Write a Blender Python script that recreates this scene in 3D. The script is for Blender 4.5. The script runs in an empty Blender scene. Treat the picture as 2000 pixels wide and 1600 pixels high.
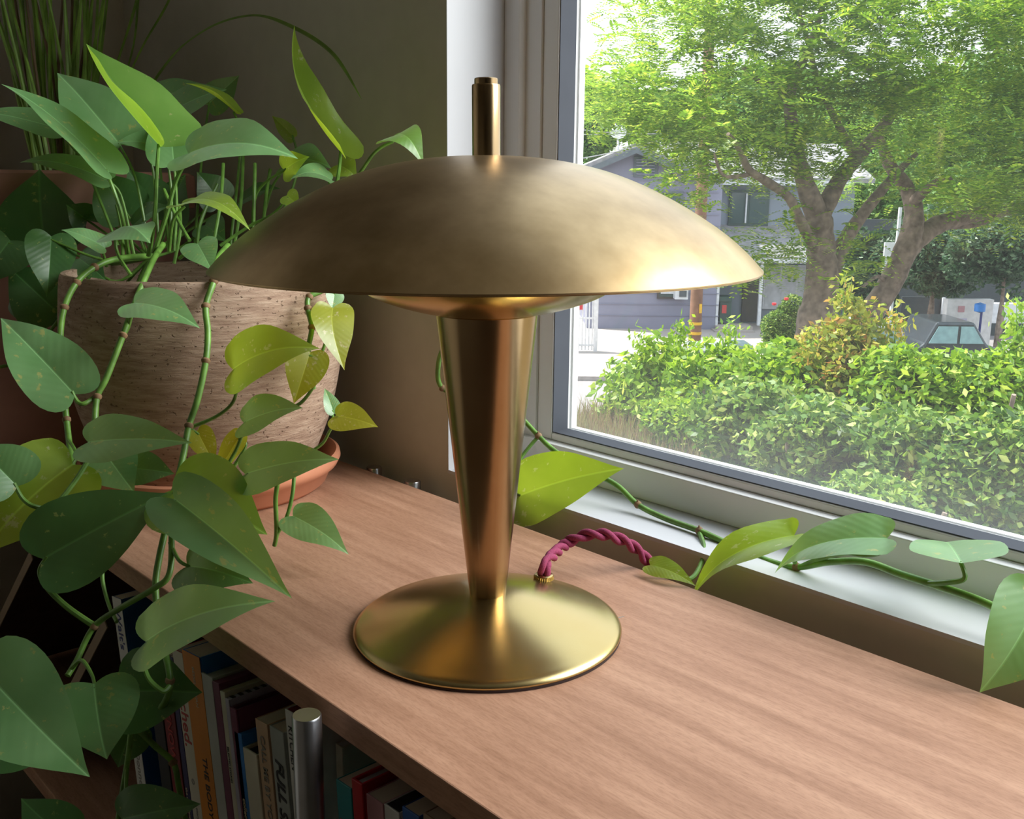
import bpy, math, random
import numpy as np
from mathutils import Vector, Matrix

# ---------------------------------------------------------------- camera, sky, sun, exposure
FPX = 1968.34
YAW, PITCH, ROLL = math.radians(47.2533), math.radians(12.4024), math.radians(0.5809)
CAM = np.array([0.5876, -0.5181, 0.36])
_f = np.array([-math.sin(YAW) * math.cos(PITCH), math.cos(YAW) * math.cos(PITCH), -math.sin(PITCH)])
_r0 = np.array([math.cos(YAW), math.sin(YAW), 0.0])
_u0 = np.cross(_r0, _f)
RGT = math.cos(ROLL) * _r0 + math.sin(ROLL) * _u0
UPV = -math.sin(ROLL) * _r0 + math.cos(ROLL) * _u0
FWD = _f
E1 = np.array([math.cos(YAW), math.sin(YAW), 0.0])          # street frame: along the street
E2 = np.array([-math.sin(YAW), math.cos(YAW), 0.0])         # street frame: away from the house

scene = bpy.context.scene
col = scene.collection
cam_d = bpy.data.cameras.new('camera')
cam_o = bpy.data.objects.new('camera', cam_d)
col.objects.link(cam_o)
cam_d.sensor_fit = 'HORIZONTAL'
cam_d.sensor_width = 36.0
cam_d.lens = FPX / 2000.0 * 36.0
cam_d.clip_start, cam_d.clip_end = 0.02, 400
cam_o.matrix_world = Matrix(((RGT[0], UPV[0], -FWD[0], CAM[0]), (RGT[1], UPV[1], -FWD[1], CAM[1]),
                             (RGT[2], UPV[2], -FWD[2], CAM[2]), (0, 0, 0, 1)))
cam_d.dof.use_dof = False
scene.camera = cam_o

world = bpy.data.worlds.new('hazy_sky')
scene.world = world
world.use_nodes = True
wn, wl = world.node_tree.nodes, world.node_tree.links
wn.clear()
w_out = wn.new('ShaderNodeOutputWorld'); w_bg = wn.new('ShaderNodeBackground')
w_tc = wn.new('ShaderNodeTexCoord'); w_sp = wn.new('ShaderNodeSeparateXYZ'); w_rmp = wn.new('ShaderNodeValToRGB')
wl.new(w_tc.outputs['Generated'], w_sp.inputs[0]); wl.new(w_sp.outputs['Z'], w_rmp.inputs[0])
w_rmp.color_ramp.elements[0].color = (0.93, 0.96, 1.0, 1)
w_rmp.color_ramp.elements[1].color = (0.74, 0.86, 1.0, 1)
wl.new(w_rmp.outputs[0], w_bg.inputs[0]); wl.new(w_bg.outputs[0], w_out.inputs[0])
w_bg.inputs[1].default_value = 0.9

sun_d = bpy.data.lights.new('sun', 'SUN')
sun_d.energy = 4.4
sun_d.angle = math.radians(1.5)
sun_d.color = (1.0, 0.95, 0.86)
sun_o = bpy.data.objects.new('sun', sun_d)
col.objects.link(sun_o)
sun_o.rotation_euler = Vector((-0.50, -0.22, 0.84)).to_track_quat('Z', 'Y').to_euler()

# added area lamp outside the window, brightens the room beyond sky and sun
fill_d = bpy.data.lights.new('added_fill_light', 'AREA')
fill_d.shape = 'RECTANGLE'; fill_d.size = 3.4; fill_d.size_y = 2.4
fill_d.energy = 160.0
fill_d.color = (1.0, 0.985, 0.96)
fill_o = bpy.data.objects.new('added_fill_light', fill_d)
col.objects.link(fill_o)
fill_o.location = (2.4, 2.7, 2.7)
fill_o.rotation_euler = Vector((2.5, 2.7, 2.55)).to_track_quat('Z', 'Y').to_euler()

vs = scene.view_settings
vs.view_transform = 'Standard'
vs.look = 'None'
vs.exposure = 1.35
vs.gamma = 1.0
vs.use_curve_mapping = False
try:
    scene.cycles.max_bounces = 8
    scene.cycles.diffuse_bounces = 4
    scene.cycles.transparent_max_bounces = 10
    scene.cycles.sample_clamp_indirect = 6.0
except Exception:
    pass

# ---------------------------------------------------------------- places
def ray(px, py):
    return ((px - 1000) / FPX) * RGT - ((py - 800) / FPX) * UPV + FWD
def D(px, py, t): return CAM + ray(px, py) * t                                  # at a distance
def PY(px, py, y): d = ray(px, py); return CAM + d * ((y - CAM[1]) / d[1])      # on a wall-parallel plane
def PZ(px, py, z): d = ray(px, py); return CAM + d * ((z - CAM[2]) / d[2])      # on a level plane
def S(px, py, b): d = ray(px, py); return CAM + d * (b / (d @ E2))              # at a distance across the street
def SV(a, b, z): p = CAM + a * E1 + b * E2; return np.array([p[0], p[1], z])    # street frame to world
def camdir(n):
    v = n[0] * RGT + n[1] * UPV - n[2] * FWD
    return v / np.linalg.norm(v)
GROUND = -4.64
FLOOR = -0.80
WALL = 0.24
SILL = 0.0185

# ---------------------------------------------------------------- materials
def newmat(name):
    m = bpy.data.materials.new(name); m.use_nodes = True
    nt = m.node_tree
    return m, nt.nodes, nt.links, nt.nodes['Principled BSDF']
def ramp(n, l, src, stops):
    r = n.new('ShaderNodeValToRGB')
    e = r.color_ramp.elements
    while len(e) < len(stops): e.new(0.5)
    for q, (p, c) in zip(e, stops):
        q.position = p; q.color = (*c, 1)
    l.new(src, r.inputs[0])
    return r
def noise(n, l, scale, detail=3, coord='Object', stretch=None, rough=0.5, vec=None):
    t = n.new('ShaderNodeTexNoise'); t.inputs['Scale'].default_value = scale
    t.inputs['Detail'].default_value = detail; t.inputs['Roughness'].default_value = rough
    if vec is None:
        tc = n.new('ShaderNodeTexCoord'); vec = tc.outputs[coord]
    if stretch:
        mp = n.new('ShaderNodeMapping'); mp.inputs['Scale'].default_value = stretch
        l.new(vec, mp.inputs[0]); vec = mp.outputs[0]
    l.new(vec, t.inputs['Vector'])
    return t
def bump(n, l, b, src, strength, dist=0.001):
    bn = n.new('ShaderNodeBump'); bn.inputs['Strength'].default_value = strength
    bn.inputs['Distance'].default_value = dist
    l.new(src, bn.inputs['Height']); l.new(bn.outputs[0], b.inputs['Normal'])
def plain(name, c, rough=0.6, metal=0.0, var=0.12, scale=8.0, bmp=0.0, spec=0.5):
    m, n, l, b = newmat(name)
    t = noise(n, l, scale, 4)
    lo = tuple(max(0, x * (1 - var)) for x in c); hi = tuple(min(1, x * (1 + var)) for x in c)
    r = ramp(n, l, t.outputs[0], [(0.3, lo), (0.7, hi)])
    l.new(r.outputs[0], b.inputs['Base Color'])
    b.inputs['Roughness'].default_value = rough; b.inputs['Metallic'].default_value = metal
    b.inputs['Specular IOR Level'].default_value = spec
    if bmp: bump(n, l, b, t.outputs[0], bmp)
    return m

def mat_wood(name, c0, c1, c2, rough=0.5):
    m, n, l, b = newmat(name)
    b.inputs['Specular IOR Level'].default_value = 0.25
    t1 = noise(n, l, 7, 6, stretch=(0.8, 9, 9), rough=0.6)
    t2 = noise(n, l, 75, 4, stretch=(1.6, 8, 8), rough=0.65)
    t3 = noise(n, l, 3.0, 3)
    r1 = ramp(n, l, t1.outputs[0], [(0.30, c0), (0.5, c1), (0.72, c2)])
    mx = n.new('ShaderNodeMix'); mx.data_type = 'RGBA'; mx.blend_type = 'MULTIPLY'
    mx.inputs['Factor'].default_value = 0.55
    r2 = ramp(n, l, t2.outputs[0], [(0.36, (0.70, 0.66, 0.63)), (0.55, (1, 1, 1))])
    l.new(r1.outputs[0], mx.inputs[6]); l.new(r2.outputs[0], mx.inputs[7])
    mx2 = n.new('ShaderNodeMix'); mx2.data_type = 'RGBA'; mx2.blend_type = 'MULTIPLY'
    mx2.inputs['Factor'].default_value = 0.35
    r3 = ramp(n, l, t3.outputs[0], [(0.35, (0.8, 0.74, 0.7)), (0.65, (1, 1, 1))])
    l.new(mx.outputs[2], mx2.inputs[6]); l.new(r3.outputs[0], mx2.inputs[7])
    l.new(mx2.outputs[2], b.inputs['Base Color'])
    b.inputs['Roughness'].default_value = rough
    bump(n, l, b, t2.outputs[0], 0.12, 0.0006)
    return m

def mat_brass(name, c, rough, stretch, tarnish=0.25, blotch=6.0):
    m, n, l, b = newmat(name)
    t = noise(n, l, blotch, 5, rough=0.6)
    dk = tuple(x * (1 - tarnish) for x in (c[0], c[1] * 0.93, c[2] * 0.8))
    r = ramp(n, l, t.outputs[0], [(0.32, dk), (0.66, c)])
    l.new(r.outputs[0], b.inputs['Base Color'])
    b.inputs['Metallic'].default_value = 1.0
    s = noise(n, l, 220, 3, stretch=stretch)
    rr = n.new('ShaderNodeMapRange'); rr.inputs['To Min'].default_value = rough * 0.92; rr.inputs['To Max'].default_value = rough * 1.12
    l.new(t.outputs[0], rr.inputs[0]); l.new(rr.outputs[0], b.inputs['Roughness'])
    bump(n, l, b, s.outputs[0], 0.02, 0.0002)
    return m

def mat_leaf(name, dark, light, fleck, fleck_at=0.68, transl=0.38, tcol=(0.45, 0.62, 0.03)):
    m, n, l, b = newmat(name)
    uv = n.new('ShaderNodeTexCoord')
    sp = n.new('ShaderNodeSeparateXYZ'); l.new(uv.outputs['UV'], sp.inputs[0])
    oi = n.new('ShaderNodeObjectInfo')
    mp = n.new('ShaderNodeMapping'); l.new(uv.outputs['Object'], mp.inputs[0])
    cb = n.new('ShaderNodeCombineXYZ')
    for k in range(3): l.new(oi.outputs['Random'], cb.inputs[k])
    ml = n.new('ShaderNodeVectorMath'); ml.operation = 'SCALE'; ml.inputs['Scale'].default_value = 13.0
    l.new(cb.outputs[0], ml.inputs[0]); l.new(ml.outputs[0], mp.inputs['Location'])
    t = noise(n, l, 22, 3, vec=mp.outputs[0])
    r = ramp(n, l, t.outputs[0], [(0.3, dark), (0.7, light)])
    # pale midrib and flecks of variegation that run from the midrib outwards
    mp2 = n.new('ShaderNodeMapping'); mp2.inputs['Scale'].default_value = (3.0, 1.1, 1); l.new(uv.outputs['UV'], mp2.inputs[0])
    av = n.new('ShaderNodeVectorMath'); av.operation = 'ADD'; l.new(mp2.outputs[0], av.inputs[0]); l.new(ml.outputs[0], av.inputs[1])
    t2 = noise(n, l, 3.2, 5, vec=av.outputs[0], rough=0.65)
    r2 = ramp(n, l, t2.outputs[0], [(fleck_at, (0, 0, 0)), (min(1, fleck_at + 0.035), (1, 1, 1))])
    mx = n.new('ShaderNodeMix'); mx.data_type = 'RGBA'
    l.new(r2.outputs[0], mx.inputs[0]); l.new(r.outputs[0], mx.inputs[6]); mx.inputs[7].default_value = (*fleck, 1)
    ab = n.new('ShaderNodeMath'); ab.operation = 'ABSOLUTE'; l.new(sp.outputs['Y'], ab.inputs[0])
    mr = n.new('ShaderNodeMapRange'); mr.inputs['From Min'].default_value = 0.015; mr.inputs['From Max'].default_value = 0.035
    mr.inputs['To Min'].default_value = 0.55; mr.inputs['To Max'].default_value = 0.0
    l.new(ab.outputs[0], mr.inputs[0])
    mx3 = n.new('ShaderNodeMix'); mx3.data_type = 'RGBA'
    l.new(mr.outputs[0], mx3.inputs[0]); l.new(mx.outputs[2], mx3.inputs[6]); mx3.inputs[7].default_value = (*[min(1, x * 1.7 + .02) for x in light], 1)
    l.new(mx3.outputs[2], b.inputs['Base Color'])
    b.inputs['Roughness'].default_value = 0.36
    b.inputs['Specular IOR Level'].default_value = 0.9
    b.inputs['Sheen Weight'].default_value = 0.3; b.inputs['Sheen Roughness'].default_value = 0.45; b.inputs['Sheen Tint'].default_value = (0.8, 1.0, 0.85, 1)
    b.inputs['Coat Weight'].default_value = 0.5; b.inputs['Coat Roughness'].default_value = 0.35
    # side veins: waves slanting forwards from the midrib
    wv = n.new('ShaderNodeMath'); wv.operation = 'MULTIPLY_ADD'; wv.inputs[1].default_value = -0.35
    l.new(ab.outputs[0], wv.inputs[0]); l.new(sp.outputs['X'], wv.inputs[2])
    sn = n.new('ShaderNodeMath'); sn.operation = 'MULTIPLY'; sn.inputs[1].default_value = 62.0; l.new(wv.outputs[0], sn.inputs[0])
    si = n.new('ShaderNodeMath'); si.operation = 'SINE'; l.new(sn.outputs[0], si.inputs[0])
    sm = n.new('ShaderNodeMath'); sm.operation = 'MULTIPLY_ADD'; sm.inputs[1].default_value = 0.07
    l.new(si.outputs[0], sm.inputs[0]); l.new(t.outputs[0], sm.inputs[2])
    bump(n, l, b, sm.outputs[0], 0.35, 0.0014)
    tr = n.new('ShaderNodeBsdfTranslucent')
    tm = n.new('ShaderNodeMix'); tm.data_type = 'RGBA'; tm.blend_type = 'MIX'; tm.inputs[0].default_value = 0.55
    l.new(mx3.outputs[2], tm.inputs[6]); tm.inputs[7].default_value = (*tcol, 1)
    l.new(tm.outputs[2], tr.inputs['Color'])
    ms = n.new('ShaderNodeMixShader'); ms.inputs[0].default_value = transl
    out = n['Material Output']
    l.new(b.outputs[0], ms.inputs[1]); l.new(tr.outputs[0], ms.inputs[2]); l.new(ms.outputs[0], out.inputs[0])
    return m

def mat_foliage(name, stops, transl=0.4, rough=0.5):
    m, n, l, b = newmat(name)
    g = n.new('ShaderNodeNewGeometry')
    r = ramp(n, l, g.outputs['Random Per Island'], stops)
    l.new(r.outputs[0], b.inputs['Base Color']); b.inputs['Roughness'].default_value = rough
    tr = n.new('ShaderNodeBsdfTranslucent')
    hs = n.new('ShaderNodeHueSaturation'); hs.inputs['Value'].default_value = 1.5; hs.inputs['Hue'].default_value = 0.485
    l.new(r.outputs[0], hs.inputs['Color']); l.new(hs.outputs[0], tr.inputs['Color'])
    ms = n.new('ShaderNodeMixShader'); ms.inputs[0].default_value = transl
    l.new(b.outputs[0], ms.inputs[1]); l.new(tr.outputs[0], ms.inputs[2]); l.new(ms.outputs[0], n['Material Output'].inputs[0])
    return m

M = {}
M['shelf'] = mat_wood('walnut_board', (0.33, 0.172, 0.105), (0.43, 0.237, 0.152), (0.53, 0.31, 0.205), 0.55)
M['dark_wood'] = mat_wood('dark_wood', (0.045, 0.022, 0.014), (0.07, 0.036, 0.022), (0.10, 0.055, 0.034), 0.6)
M['pale_wood'] = plain('pale_wood_edge', (0.32, 0.23, 0.15), 0.6)
M['brass_shade'] = mat_brass('tarnished_brass', (0.56, 0.40, 0.215), 0.34, (1, 1, 60), 0.42, 11)
M['brass'] = mat_brass('brushed_brass', (0.55, 0.435, 0.205), 0.25, (1, 1, 40), 0.07, 5)
M['brass_stem'] = mat_brass('stem_brass', (0.46, 0.325, 0.18), 0.21, (40, 40, 1), 0.2, 9)
M['felt'] = plain('dark_felt', (0.035, 0.018, 0.015), 0.95)
M['cord'] = plain('magenta_cloth', (0.25, 0.028, 0.085), 0.85, var=0.25, scale=900, bmp=0.4)
M['steel'] = plain('brushed_steel', (0.42, 0.42, 0.44), 0.28, 1.0, 0.08, 40)
M['white_paint'] = plain('white_paint', (0.56, 0.565, 0.59), 0.4, var=0.03)
M['vinyl'] = plain('white_vinyl', (0.80, 0.80, 0.80), 0.35, var=0.03)
M['gasket'] = plain('grey_gasket', (0.085, 0.092, 0.11), 0.9, var=0.1, spec=0.1)
M['wall'] = plain('wall_paint', (0.56, 0.53, 0.46), 0.75, var=0.03, scale=40)
M['far_wall'] = plain('brown_room_wall', (0.13, 0.11, 0.08), 0.8, var=0.05, scale=3)
M['ceiling'] = plain('ceiling_paint', (0.42, 0.41, 0.38), 0.8, var=0.02)
M['floor'] = mat_wood('floor_boards', (0.07, 0.05, 0.035), (0.10, 0.07, 0.05), (0.13, 0.09, 0.06), 0.5)
M['leaf'] = mat_leaf('leaf_green', (0.15, 0.36, 0.12), (0.24, 0.48, 0.19), (0.45, 0.50, 0.16), 0.615)
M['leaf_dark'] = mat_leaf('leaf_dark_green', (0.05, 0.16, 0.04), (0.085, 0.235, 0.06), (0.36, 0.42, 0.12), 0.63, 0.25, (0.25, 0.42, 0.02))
M['leaf_lime'] = mat_leaf('leaf_lime', (0.24, 0.42, 0.03), (0.38, 0.55, 0.06), (0.60, 0.66, 0.30), 0.62, 0.58, (0.62, 0.75, 0.02))
M['leaf_yellow'] = mat_leaf('leaf_yellow', (0.33, 0.42, 0.02), (0.44, 0.50, 0.05), (0.66, 0.64, 0.30), 0.60, 0.55, (0.75, 0.72, 0.03))
M['leaf_mid'] = mat_leaf('leaf_fresh_green', (0.15, 0.36, 0.05), (0.24, 0.47, 0.09), (0.5, 0.56, 0.2), 0.64, 0.5, (0.5, 0.72, 0.02))
M['stem'] = plain('green_stem', (0.13, 0.27, 0.045), 0.4, var=0.35, scale=60)
M['stem_old'] = plain('brown_node', (0.22, 0.13, 0.06), 0.7, var=0.3, scale=80)
M['soil'] = plain('potting_soil', (0.035, 0.025, 0.02), 0.95, var=0.6, scale=120, bmp=0.8)
M['terracotta'] = plain('terracotta', (0.52, 0.21, 0.115), 0.75, var=0.15, scale=14, bmp=0.1)
M['terracotta_pale'] = plain('pale_terracotta', (0.46, 0.23, 0.18), 0.8, var=0.15, scale=10, bmp=0.1)

def mat_potclay():
    m, n, l, b = newmat('weathered_clay')
    t = noise(n, l, 26, 6, stretch=(1, 1, 7), rough=0.7)
    p = noise(n, l, 190, 3, stretch=(1, 1, 1.4))
    big = noise(n, l, 5, 3)
    r = ramp(n, l, t.outputs[0], [(0.30, (0.26, 0.155, 0.105)), (0.5, (0.40, 0.27, 0.19)), (0.70, (0.52, 0.38, 0.28))])
    pit = ramp(n, l, p.outputs[0], [(0.30, (0.35, 0.28, 0.24)), (0.37, (1, 1, 1))])
    mx = n.new('ShaderNodeMix'); mx.data_type = 'RGBA'; mx.blend_type = 'MULTIPLY'; mx.inputs[0].default_value = 0.8
    l.new(r.outputs[0], mx.inputs[6]); l.new(pit.outputs[0], mx.inputs[7])
    l.new(mx.outputs[2], b.inputs['Base Color']); b.inputs['Roughness'].default_value = 0.9
    ad = n.new('ShaderNodeMath'); ad.operation = 'ADD'; l.new(t.outputs[0], ad.inputs[0]); l.new(pit.outputs[0], ad.inputs[1])
    bump(n, l, b, ad.outputs[0], 0.7, 0.003)
    return m
M['clay'] = mat_potclay()

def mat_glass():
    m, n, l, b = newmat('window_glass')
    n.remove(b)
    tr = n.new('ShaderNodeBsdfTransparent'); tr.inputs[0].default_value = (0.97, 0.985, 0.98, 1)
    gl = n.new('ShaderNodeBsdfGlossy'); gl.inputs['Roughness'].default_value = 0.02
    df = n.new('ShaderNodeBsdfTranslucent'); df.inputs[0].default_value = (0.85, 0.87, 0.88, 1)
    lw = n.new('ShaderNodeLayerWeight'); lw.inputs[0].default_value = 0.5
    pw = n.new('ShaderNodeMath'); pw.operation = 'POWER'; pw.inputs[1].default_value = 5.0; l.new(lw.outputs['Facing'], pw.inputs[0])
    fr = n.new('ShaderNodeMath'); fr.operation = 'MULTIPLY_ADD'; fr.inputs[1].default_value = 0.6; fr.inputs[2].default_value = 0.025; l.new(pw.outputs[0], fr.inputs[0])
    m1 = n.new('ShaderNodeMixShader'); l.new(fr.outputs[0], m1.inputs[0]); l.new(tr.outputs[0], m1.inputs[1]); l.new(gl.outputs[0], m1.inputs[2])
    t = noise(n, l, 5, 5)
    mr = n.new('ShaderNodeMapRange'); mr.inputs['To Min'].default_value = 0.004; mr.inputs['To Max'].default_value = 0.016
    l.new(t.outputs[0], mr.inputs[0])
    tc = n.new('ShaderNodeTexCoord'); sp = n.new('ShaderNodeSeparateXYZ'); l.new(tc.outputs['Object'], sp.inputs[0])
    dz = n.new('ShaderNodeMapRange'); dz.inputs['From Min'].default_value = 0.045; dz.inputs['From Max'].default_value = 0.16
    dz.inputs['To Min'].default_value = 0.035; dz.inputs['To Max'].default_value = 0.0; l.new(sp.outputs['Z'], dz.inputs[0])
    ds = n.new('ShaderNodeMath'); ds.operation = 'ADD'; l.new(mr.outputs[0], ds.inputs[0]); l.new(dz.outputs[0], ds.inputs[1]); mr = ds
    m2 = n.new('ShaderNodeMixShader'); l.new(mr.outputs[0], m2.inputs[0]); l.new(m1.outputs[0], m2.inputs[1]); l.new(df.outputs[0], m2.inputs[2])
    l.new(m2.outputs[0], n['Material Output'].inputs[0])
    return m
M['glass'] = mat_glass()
M['dark_glass'] = plain('house_window_glass', (0.06, 0.09, 0.09), 0.12, var=0.2, scale=0.6)

# ---------------------------------------------------------------- mesh helpers
class MB:
    def __init__(s): s.v = []; s.f = []
    def add(s, vs, fs):
        o = len(s.v); s.v += [tuple(map(float, q)) for q in vs]; s.f += [tuple(i + o for i in q) for q in fs]; return s
    def box(s, a, b):
        (x0, y0, z0), (x1, y1, z1) = a, b
        return s.add([(x0, y0, z0), (x1, y0, z0), (x1, y1, z0), (x0, y1, z0), (x0, y0, z1), (x1, y0, z1), (x1, y1, z1), (x0, y1, z1)],
                     [(0, 3, 2, 1), (4, 5, 6, 7), (0, 1, 5, 4), (1, 2, 6, 5), (2, 3, 7, 6), (3, 0, 4, 7)])
    def hexa(s, bottom, top):
        return s.add(list(bottom) + list(top), [(3, 2, 1, 0), (4, 5, 6, 7), (0, 1, 5, 4), (1, 2, 6, 5), (2, 3, 7, 6), (3, 0, 4, 7)])
    def sbox(s, a0, a1, b0, b1, z0, z1):                       # box in the street frame
        return s.hexa([SV(a0, b0, z0), SV(a1, b0, z0), SV(a1, b1, z0), SV(a0, b1, z0)], [SV(a0, b0, z1), SV(a1, b0, z1), SV(a1, b1, z1), SV(a0, b1, z1)])
    def tube(s, pts, rad, n=10, cap=True):
        pts = [np.array(p, float) for p in pts]
        if not hasattr(rad, '__len__'): rad = [rad] * len(pts)
        up = np.array([0.3, 0.2, 1.0]); rings = []
        for i, p in enumerate(pts):
            t = pts[min(i + 1, len(pts) - 1)] - pts[max(i - 1, 0)]
            t = t / (np.linalg.norm(t) + 1e-12)
            a = np.cross(t, up)
            if np.linalg.norm(a) < 1e-3: a = np.cross(t, np.array([1.0, 0, 0]))
            a /= np.linalg.norm(a); c = np.cross(t, a); up = np.cross(a, t)
            rings.append([p + rad[i] * (math.cos(2 * math.pi * k / n) * a + math.sin(2 * math.pi * k / n) * c) for k in range(n)])
        vs = [q for r in rings for q in r]; fs = []
        for i in range(len(pts) - 1):
            for k in range(n):
                fs.append((i * n + k, i * n + (k + 1) % n, (i + 1) * n + (k + 1) % n, (i + 1) * n + k))
        if cap:
            fs.append(tuple(range(n))[::-1]); fs.append(tuple((len(pts) - 1) * n + k for k in range(n)))
        return s.add(vs, fs)
    def lathe(s, prof, c=(0, 0, 0), n=64):
        vs = []; fs = []
        for r, z in prof:
            for k in range(n):
                a = 2 * math.pi * k / n
                vs.append((c[0] + r * math.cos(a), c[1] + r * math.sin(a), c[2] + z))
        for i in range(len(prof) - 1):
            for k in range(n):
                fs.append((i * n + k, i * n + (k + 1) % n, (i + 1) * n + (k + 1) % n, (i + 1) * n + k))
        if prof[0][0] < 1e-3 or True: fs.append(tuple(range(n))[::-1]) if prof[0][0] < 2e-3 else None
        if prof[-1][0] < 2e-3: fs.append(tuple((len(prof) - 1) * n + k for k in range(n)))
        return s.add(vs, fs)
    def build(s, name, mat, parent=None, origin=(0, 0, 0), smooth=False, bevel=0.0):
        me = bpy.data.meshes.new(name)
        o3 = np.array(origin, float)
        me.from_pydata([tuple(np.array(v) - o3) for v in s.v], [], s.f)
        me.update()
        if smooth:
            me.shade_smooth()
            try: me.set_sharp_from_angle(angle=math.radians(38))
            except Exception: pass
        me.materials.append(M[mat] if isinstance(mat, str) else mat)
        o = bpy.data.objects.new(name, me); col.objects.link(o)
        if parent is not None: o.parent = parent
        else: o.location = origin
        if bevel:
            bv = o.modifiers.new('bevel', 'BEVEL'); bv.width = bevel; bv.segments = 2; bv.limit_method = 'ANGLE'
        return o

def quads(name, C_, d, sd, ln, wd, mat, parent, fold=None):
    """many diamond leaves as one mesh: centres, directions, side vectors"""
    n = len(C_)
    d = d * ln[:, None]; sd = sd * wd[:, None]
    v = np.empty((n, 4, 3), np.float32)
    v[:, 0] = C_ - d * .5; v[:, 1] = C_ + sd * .5; v[:, 2] = C_ + d * .5; v[:, 3] = C_ - sd * .5
    me = bpy.data.meshes.new(name)
    me.vertices.add(n * 4); me.vertices.foreach_set('co', v.ravel())
    me.loops.add(n * 4); me.loops.foreach_set('vertex_index', np.arange(n * 4, dtype=np.int32))
    me.polygons.add(n); me.polygons.foreach_set('loop_start', np.arange(0, n * 4, 4, dtype=np.int32))
    me.polygons.foreach_set('loop_total', np.full(n, 4, np.int32))
    me.update(); me.validate()
    me.materials.append(M[mat])
    o = bpy.data.objects.new(name, me); col.objects.link(o)
    o.parent = parent; o['kind'] = 'stuff'
    return o

def thing(name, label, cat, loc=(0, 0, 0), group=None, rot=None):
    o = bpy.data.objects.new(name, None); col.objects.link(o)
    o.location = loc; o.empty_display_size = 0.05
    if rot is not None: o.rotation_euler = rot
    o['label'] = label; o['category'] = cat
    if group: o['group'] = group
    return o
def struct(o, label=None):
    o['kind'] = 'structure'
    if label: o['label'] = label
    return o
def catmull(pts, k=6):
    P = [np.array(p, float) for p in pts]
    if len(P) < 3: return P
    out = []
    for i in range(len(P) - 1):
        a, b, c, d = P[max(i - 1, 0)], P[i], P[i + 1], P[min(i + 2, len(P) - 1)]
        for j in range(k):
            t = j / k
            out.append(0.5 * ((2 * b) + (-a + c) * t + (2 * a - 5 * b + 4 * c - d) * t * t + (-a + 3 * b - 3 * c + d) * t ** 3))
    out.append(P[-1])
    return out
def relerp(vals, n):
    return list(np.interp(np.linspace(0, len(vals) - 1, n), range(len(vals)), vals))

# ================================================================ THE ROOM
XL, XR, YB, TOP = -1.235, 2.9, -3.0, 1.85
WX0, WX1, WZ1 = -0.3483, 2.25, 1.72
TH = 0.19
wb = MB()
wb.box((XL - 0.2, WALL, FLOOR - 0.1), (WX0, WALL + TH, TOP + .1))
wb.box((WX1, WALL, FLOOR - 0.1), (XR + .2, WALL + TH, TOP + .1))
wb.box((WX0, WALL, FLOOR - 0.1), (WX1, WALL + TH, SILL - 0.004))
wb.box((WX0, WALL, WZ1), (WX1, WALL + TH, TOP + .1))
struct(wb.build('wall_back', 'wall'), 'shaded beige wall around the window')
struct(MB().box((XL - 0.2, YB - .2, FLOOR - .1), (XL, WALL, TOP + .1)).build('wall_left', 'wall'), 'dim grey side wall behind the plants')
struct(MB().box((XR, YB - .2, FLOOR - .1), (XR + .2, WALL, TOP + .1)).build('wall_right', 'far_wall'), 'plain side wall')
struct(MB().box((XL, YB - .2, FLOOR - .1), (XR, YB, TOP + .1)).build('wall_front', 'far_wall'), 'plain wall opposite the window')
struct(MB().box((XL, YB, FLOOR - .1), (XR, WALL, FLOOR)).build('floor', 'floor'), 'dark floor')
struct(MB().box((XL, YB, TOP), (XR, WALL, TOP + .1)).build('ceiling', 'ceiling'), 'plain ceiling')
# painted reveal and sill lining the opening
FR = 0.327
tr = MB().box((WX0, WALL, SILL - .004), (WX1, FR + .06, SILL))
struct(tr.build('trim_1', 'white_paint'), 'white painted window sill')
tr = MB().box((WX0, WALL, SILL), (WX0 + .0012, FR + .06, WZ1))
struct(tr.build('trim_2', 'white_paint'), 'white painted side of the window opening')

win = bpy.data.objects.new('window_1', None); col.objects.link(win)
win.location = (WX0, FR, SILL); win['kind'] = 'structure'; win['label'] = 'large white vinyl window with grey gasket'
WO = win.location
def ring(x0, x1, z0, z1, w_l, w_b, y0, y1, w_t=None, w_r=None):
    w_t = w_t or w_l; w_r = w_r or w_l
    m = MB()
    m.box((x0, y0, z0), (x0 + w_l, y1, z1)); m.box((x1 - w_r, y0, z0), (x1, y1, z1))
    m.box((x0 + w_l, y0, z0), (x1 - w_r, y1, z0 + w_b)); m.box((x0 + w_l, y0, z1 - w_t), (x1 - w_r, y1, z1))
    return m
x0, x1, z0, z1 = WX0 + .0012, WX1, SILL, WZ1
ring(x0, x1, z0, z1, 0.027, 0.0368, FR, FR + .055).build('frame', 'vinyl', win, WO, bevel=0.0015)
xa, za = x0 + .027, z0 + .0368
ring(xa, x1 - .027, za, z1 - .027, 0.026, 0.0004, FR + .010, FR + .055).build('stop', 'vinyl', win, WO, bevel=0.001)
xb, zb = xa + .026, za + .0004
ring(xb, x1 - .053, zb, z1 - .05, 0.0255, 0.0094, FR + .013, FR + .05).build('sash', 'vinyl', win, WO, bevel=0.002)
xc, zc = xb + .0255, zb + .0094
ring(xc, x1 - .0785, zc, z1 - .07, 0.0012, 0.0012, FR + .0145, FR + .0405).build('gasket', 'gasket', win, WO)
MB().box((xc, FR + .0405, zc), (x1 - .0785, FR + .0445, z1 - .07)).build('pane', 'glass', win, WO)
ring(xc - .004, x1 - .0745, zc - .004, z1 - .066, 0.0066, 0.0056, FR + .046, FR + .055).build('outer_stop', 'vinyl', win, WO)

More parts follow.
